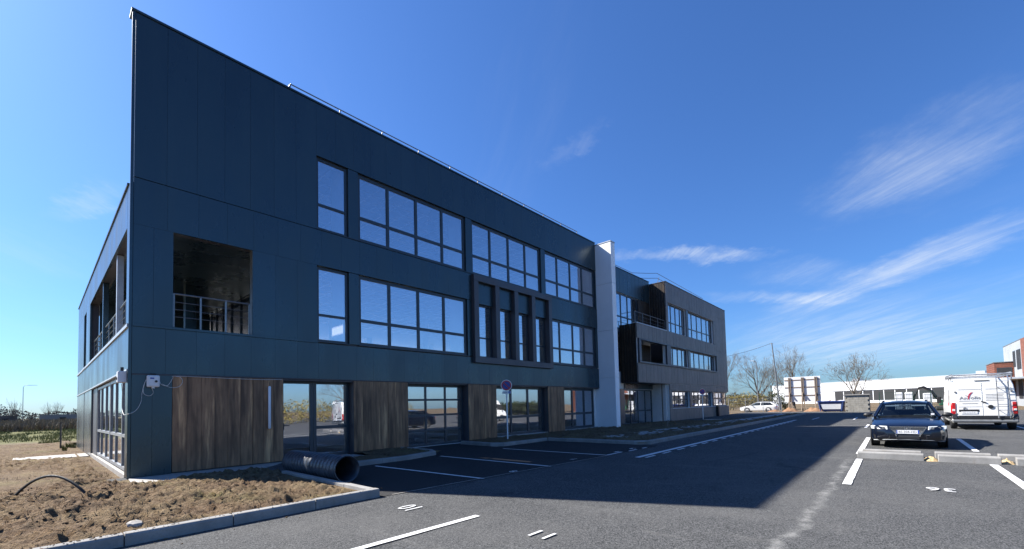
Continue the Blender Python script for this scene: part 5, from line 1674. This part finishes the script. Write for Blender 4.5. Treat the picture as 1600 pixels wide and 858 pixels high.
# warehouse far behind
WHA, WHB = Vector((168, 19)), Vector((127, -48))
dv = (WHB-WHA); wl_ = dv.length; ang = math.atan2(dv.y, dv.x)
WH = thing('warehouse', 'long low white warehouse with dark glazing in the distance', 'building', (WHA.x, WHA.y, -.3), ang)
MB().box(0, wl_, .25, 30, 0, 6.1).build('wall', 'white_render', WH)
for i in range(20):
    a, b_ = wl_*i/20, wl_*(i+1)/20
    piece('fascia_panel', WH, a+.02, b_-.02, 0, .24, 3.75, 6.3, 'white_plastic', .01)
for i in range(30):
    a, b_ = wl_*i/30, wl_*(i+1)/30
    if 7 < i: piece('window', WH, a+.12, b_-.12, .18, .245, .9, 3.6, 'seat_dark', 0)
MB().box(-.5, wl_+.5, -.1, 30.2, 6.31, 6.45).build('roof', 'pale_trim', WH)
for i in (6, 13): MB().box(wl_*i/20, wl_*i/20+1.6, 4, 6, 6.45, 7.2).build('roof_unit', 'galvanised', WH)
# brick and grey office at the right edge
BO = thing('brick_office', 'brick and grey clad office with balcony at the far right', 'building', (81.7, -22.3, -.2))
# origin at the corner of the low brick block; the grey block runs along x behind it
MB().box(.1, 6.4, -1.69, -.1, 0, 5.65).build('wall', 'brick', BO)
for r in range(21): piece('brick_course', BO, 0, .09, -1.68, 0, r*.268, r*.268+.255, 'brick', .01)
for r in range(21): piece('brick_course', BO, .1, 6.4, -.09, .0, r*.268, r*.268+.255, 'brick', .01)
MB().box(-.06, 6.5, -1.75, .06, 5.66, 5.76).build('coping', 'steel_grey', BO)
MB().box(-4.8, 6.6, -14, -1.71, 0, 8.06).build('grey_block', 'grey_wall', BO)
MB().box(-4.9, 6.7, -14.1, -1.68, 8.065, 8.15).build('coping', 'steel_grey', BO)
MB().box(-9.5, -4.81, -14, -1.66, 0, 8.1).build('brick_pier', 'brick', BO)
f_ = MB().box(-.04, .02, -1.5, -.2, 3.9, 5.0).build('window', 'window_frame', BO)
piece('pane', f_, -.05, -.041, -1.42, -.28, 3.98, 4.92, 'seat_dark', 0)
for x0, x1, z0, z1 in ((-1.1, .2, 5.0, 7.0), (-4.2, -2.0, 4.6, 7.0), (-4.2, -2.0, 1.0, 3.4)):
    f_ = MB().box(x0, x1, -1.712, -1.66, z0, z1).build('window', 'window_frame', BO)
    xm = (x0+x1)/2
    piece('pane', f_, x0+.08, xm-.04, -1.655, -1.65, z0+.08, z1-.08, 'seat_dark', 0); piece('pane', f_, xm+.04, x1-.08, -1.655, -1.65, z0+.08, z1-.08, 'seat_dark', 0)
for y0 in (-4.6, -7.6, -10.6):
    for z0 in (.8, 4.3):
        f_ = MB().box(-9.54, -9.49, y0, y0+1.6, z0, z0+2.1).build('window', 'window_frame', BO)
        piece('pane', f_, -9.55, -9.541, y0+.08, y0+.76, z0+.08, z0+2.02, 'seat_dark', 0); piece('pane', f_, -9.55, -9.541, y0+.84, y0+1.52, z0+.08, z0+2.02, 'seat_dark', 0)
MB().box(-9.5, 0, -1.65, .4, 3.3, 3.5).build('canopy', 'pale_trim', BO)
# white tanks and an excavator behind the green fence
for i, (x, y, lab) in enumerate(((60.5, -12.9, 'white cube tank behind the green fence, leftmost'), (60.5, -13.7, 'white cube tank behind the green fence, in the middle'), (60.4, -15.1, 'white tank behind the green fence nearest the excavator arm'))):
    o = thing('water_tank', lab, 'tank', (x, y, -.1), 0, 'tanks behind the green fence')
    MB().box(-.4, .4, -.32, .32, .12, 1.95 if i < 2 else 1.8).build('tank_body', 'white_plastic', o, bevel=.06)
    m = MB()
    for z in (.5, .9, 1.3, 1.7): m.box(-.415, .415, -.335, .335, z, z+.025)
    m.build('cage', 'galvanised', o)
    MB().box(-.42, .42, -.34, .34, 0, .12).build('pallet', 'timber_raw', o)
EX = thing('excavator', 'dark mini excavator with raised bent arm behind the green fence', 'excavator', (60.5, -16.6, -.1), R(90))
m = MB(); m.box(-1.0, 1.0, -.75, -.40, 0, .45); m.box(-1.0, 1.0, .40, .75, 0, .45); m.build('track', 'black_rubber', EX, bevel=.12)
m = MB(); m.box(-.9, .7, -.6, .6, .5, 1.1); m.build('body', 'paint_green', EX, bevel=.06)
m = MB(); m.box(-.5, .35, -.5, .1, 1.1, 2.1); m.build('cab', 'seat_dark', EX, bevel=.06)
m = MB(); m.tube([(.6, .1, .9), (1.2, .1, 2.0), (1.75, .1, 2.45), (2.15, .1, 2.35)], [.12, .13, .12, .10], 8); m.tube([(2.15, .1, 2.35), (2.5, .1, 1.4), (2.5, .1, .7)], [.10, .08, .07], 8); m.build('boom', 'black_plastic', EX, smooth=True)
m = MB(); m.prism([(2.35, .2), (2.75, .3), (2.70, .75), (2.4, .8)], -.2, .4, 'y'); m.build('bucket', 'steel_grey', EX)
# behind the viewpoint, mirrored in the shop glazing
hedge('long hedge mirrored in the ground floor windows', [(14+2.2*i, -36-1.2*i, 1.2, 1.5, 1.2, 1.6) for i in range(14)], 'leaf_yellow', 9000, .09, 12)
bare_tree('bare tree mirrored in the sectional door', (25, -37, -.1), 9.0, 31, .6, depth=5)
bare_tree('bare tree mirrored in the last ground floor window', (44, -34, -.1), 8.0, 33, .6, depth=5)

# ------------------------------------------------------------------ far left: pasture grass, posts, sheds, tree line
def blades(name, n, area, hmin, hmax, mat, seed, zf, dens=None):
    rng = np.random.default_rng(seed)
    x = rng.uniform(area[0], area[1], n); y = area[2]+(area[3]-area[2])*rng.uniform(0, 1, n)**1.6
    keep = np.array([dens(a, b) for a, b in zip(x, y)]) if dens else np.ones(n, bool)
    x, y = x[keep], y[keep]
    n = len(x)
    h = rng.uniform(hmin, hmax, n)*(1+y/120); wv = h*.09
    a = rng.uniform(0, 6.28, n)
    z = np.array([zf(p, q) for p, q in zip(x, y)])
    base = np.stack([x, y, z-.02], 1); side = np.stack([np.cos(a), np.sin(a), np.zeros(n)], 1)*wv[:, None]
    tip = base+np.stack([rng.normal(0, .3, n)*h, rng.normal(0, .3, n)*h, h], 1)
    V = np.stack([base-side, base+side, tip], 1).reshape(-1, 3)
    me = bpy.data.meshes.new(name)
    me.from_pydata(V.tolist(), [], np.arange(n*3).reshape(n, 3).tolist())
    me.materials.append(MATS[mat])
    return link(bpy.data.objects.new(name, me))
tag(blades('grass', 16000, (-9, 3, 27, 110), .10, .26, 'leaf_grass', 5, pasture, lambda x, y: noise.noise(Vector((x*.5, y*.12, 7))) > -.15+.3*(y < 32)), 'short green pasture grass beyond the bare earth', 'grass', kind='stuff')
tag(blades('dry_weeds', 9000, (-12, 6, 70, 149), .35, .8, 'leaf_dry', 6, pasture), 'tall dry weeds at the back of the pasture', 'weeds', kind='stuff')
tag(blades('weeds', 260, (-.5, -.05, 16.5, 18.5), .08, .25, 'leaf_grass', 8, soil_near), 'green weeds at the far foot of the left wall', 'weeds', kind='stuff')
tag(blades('soil_grass', 1600, (-4.5, 2.2, -6.2, 10), .03, .09, 'leaf_grass', 9, soil_near, lambda x, y: noise.noise(Vector((x*.9, y*.9, 12))) > .22 and not (x > -.1 and y > -1.0)), 'sparse grass shoots in the dug earth', 'grass', kind='stuff')
tag(blades('bed_grass', 5000, (12.6, 40, -6.2, -.2), .05, .16, 'leaf_dry', 14, lambda x, y: soil_bed(x, y), lambda x, y: not (-5.4 < y < -3.7 and x > 14) and noise.noise(Vector((x*.7, y*.7, 2))) > -.1), 'dry tufts in the planting beds before the wing', 'grass', kind='stuff')
tag(blades('dry_straw', 6000, (-5, 2.2, -6.1, 9), .03, .10, 'leaf_dry', 15, soil_near, lambda x, y: noise.noise(Vector((x*.8, y*.8, 5))) > .0 and not (x > -.1 and y > -1.0)), 'straw-coloured dry grass scattered over the dug earth', 'grass', kind='stuff')
m = MB(); m.tube([(-.50, 19.0, -.4), (-.50, 19.0, 1.15)], .035, 8); m.box(-.56, -.44, 18.94, 19.06, 1.12, 1.17)
tag(m.build('stake', 'black_plastic'), 'thin dark stake standing in the earth left of the building', 'stake')
def shed(label, loc, sx, sy, sz, rf, mat, rz=0):
    o = thing('shed', label, 'shed', loc, rz, 'sheds on the horizon')
    MB().box(-sx/2, sx/2, -sy/2, sy/2, 0, sz).build('wall', mat, o)
    MB().prism([(-sx/2-.3, sz), (0, sz+rf), (sx/2+.3, sz), (sx/2+.3, sz+.12), (0, sz+rf+.14), (-sx/2-.3, sz+.12)], -sy/2-.3, sy/2+.3, 'y').build('roof', 'far_roof', o)
    MB().box(-.6, .6, -sy/2-.04, -sy/2+.01, 0, sz*.7).build('door', 'seat_dark', o)
    return o
shed('small dark shed at the left end of the horizon', (-6.8, 168, -.4), 4.2, 4, 2.6, .9, 'far_roof')
shed('long low grey-green barn beside the wall on the horizon', (3.6, 160, -.4), 8.5, 8, 2.6, .5, 'steel_grey')
far_parts = [(-34+4.2*i, 205+18*math.sin(i*1.7), 1.6+.5*math.sin(i*2.3), 4, 4, 2.4+.9*math.sin(i*1.3)) for i in range(16)]
o = leaf_mass('far_woodland', None, None, far_parts, 'leaf_far', 16000, .22, 17)
tag(o, 'grey line of far leafless scrub on the left horizon', 'woodland', kind='stuff')
far2 = [(185+6*math.sin(i), 70-7*i, 1.5, 5, 5, 3.0+1.2*math.sin(i*1.9)) for i in range(24)]
o = leaf_mass('far_woodland', None, None, far2, 'leaf_far', 12000, .4, 18)
tag(o, 'far tree line behind the warehouse and the wing', 'woodland', kind='stuff')
for i, (x, y, h) in enumerate(((-4.9, 165, 8), (1.2, 190, 7), (3.4, 195, 8))):
    bare_tree(('thin bare tree beside the distant street lamp', 'small bare tree on the horizon left of the barn', 'small bare tree on the horizon above the barn')[i], (x, y, -.4), h, 40+i, .45, depth=4, group='bare trees on the left horizon', rad=.2)
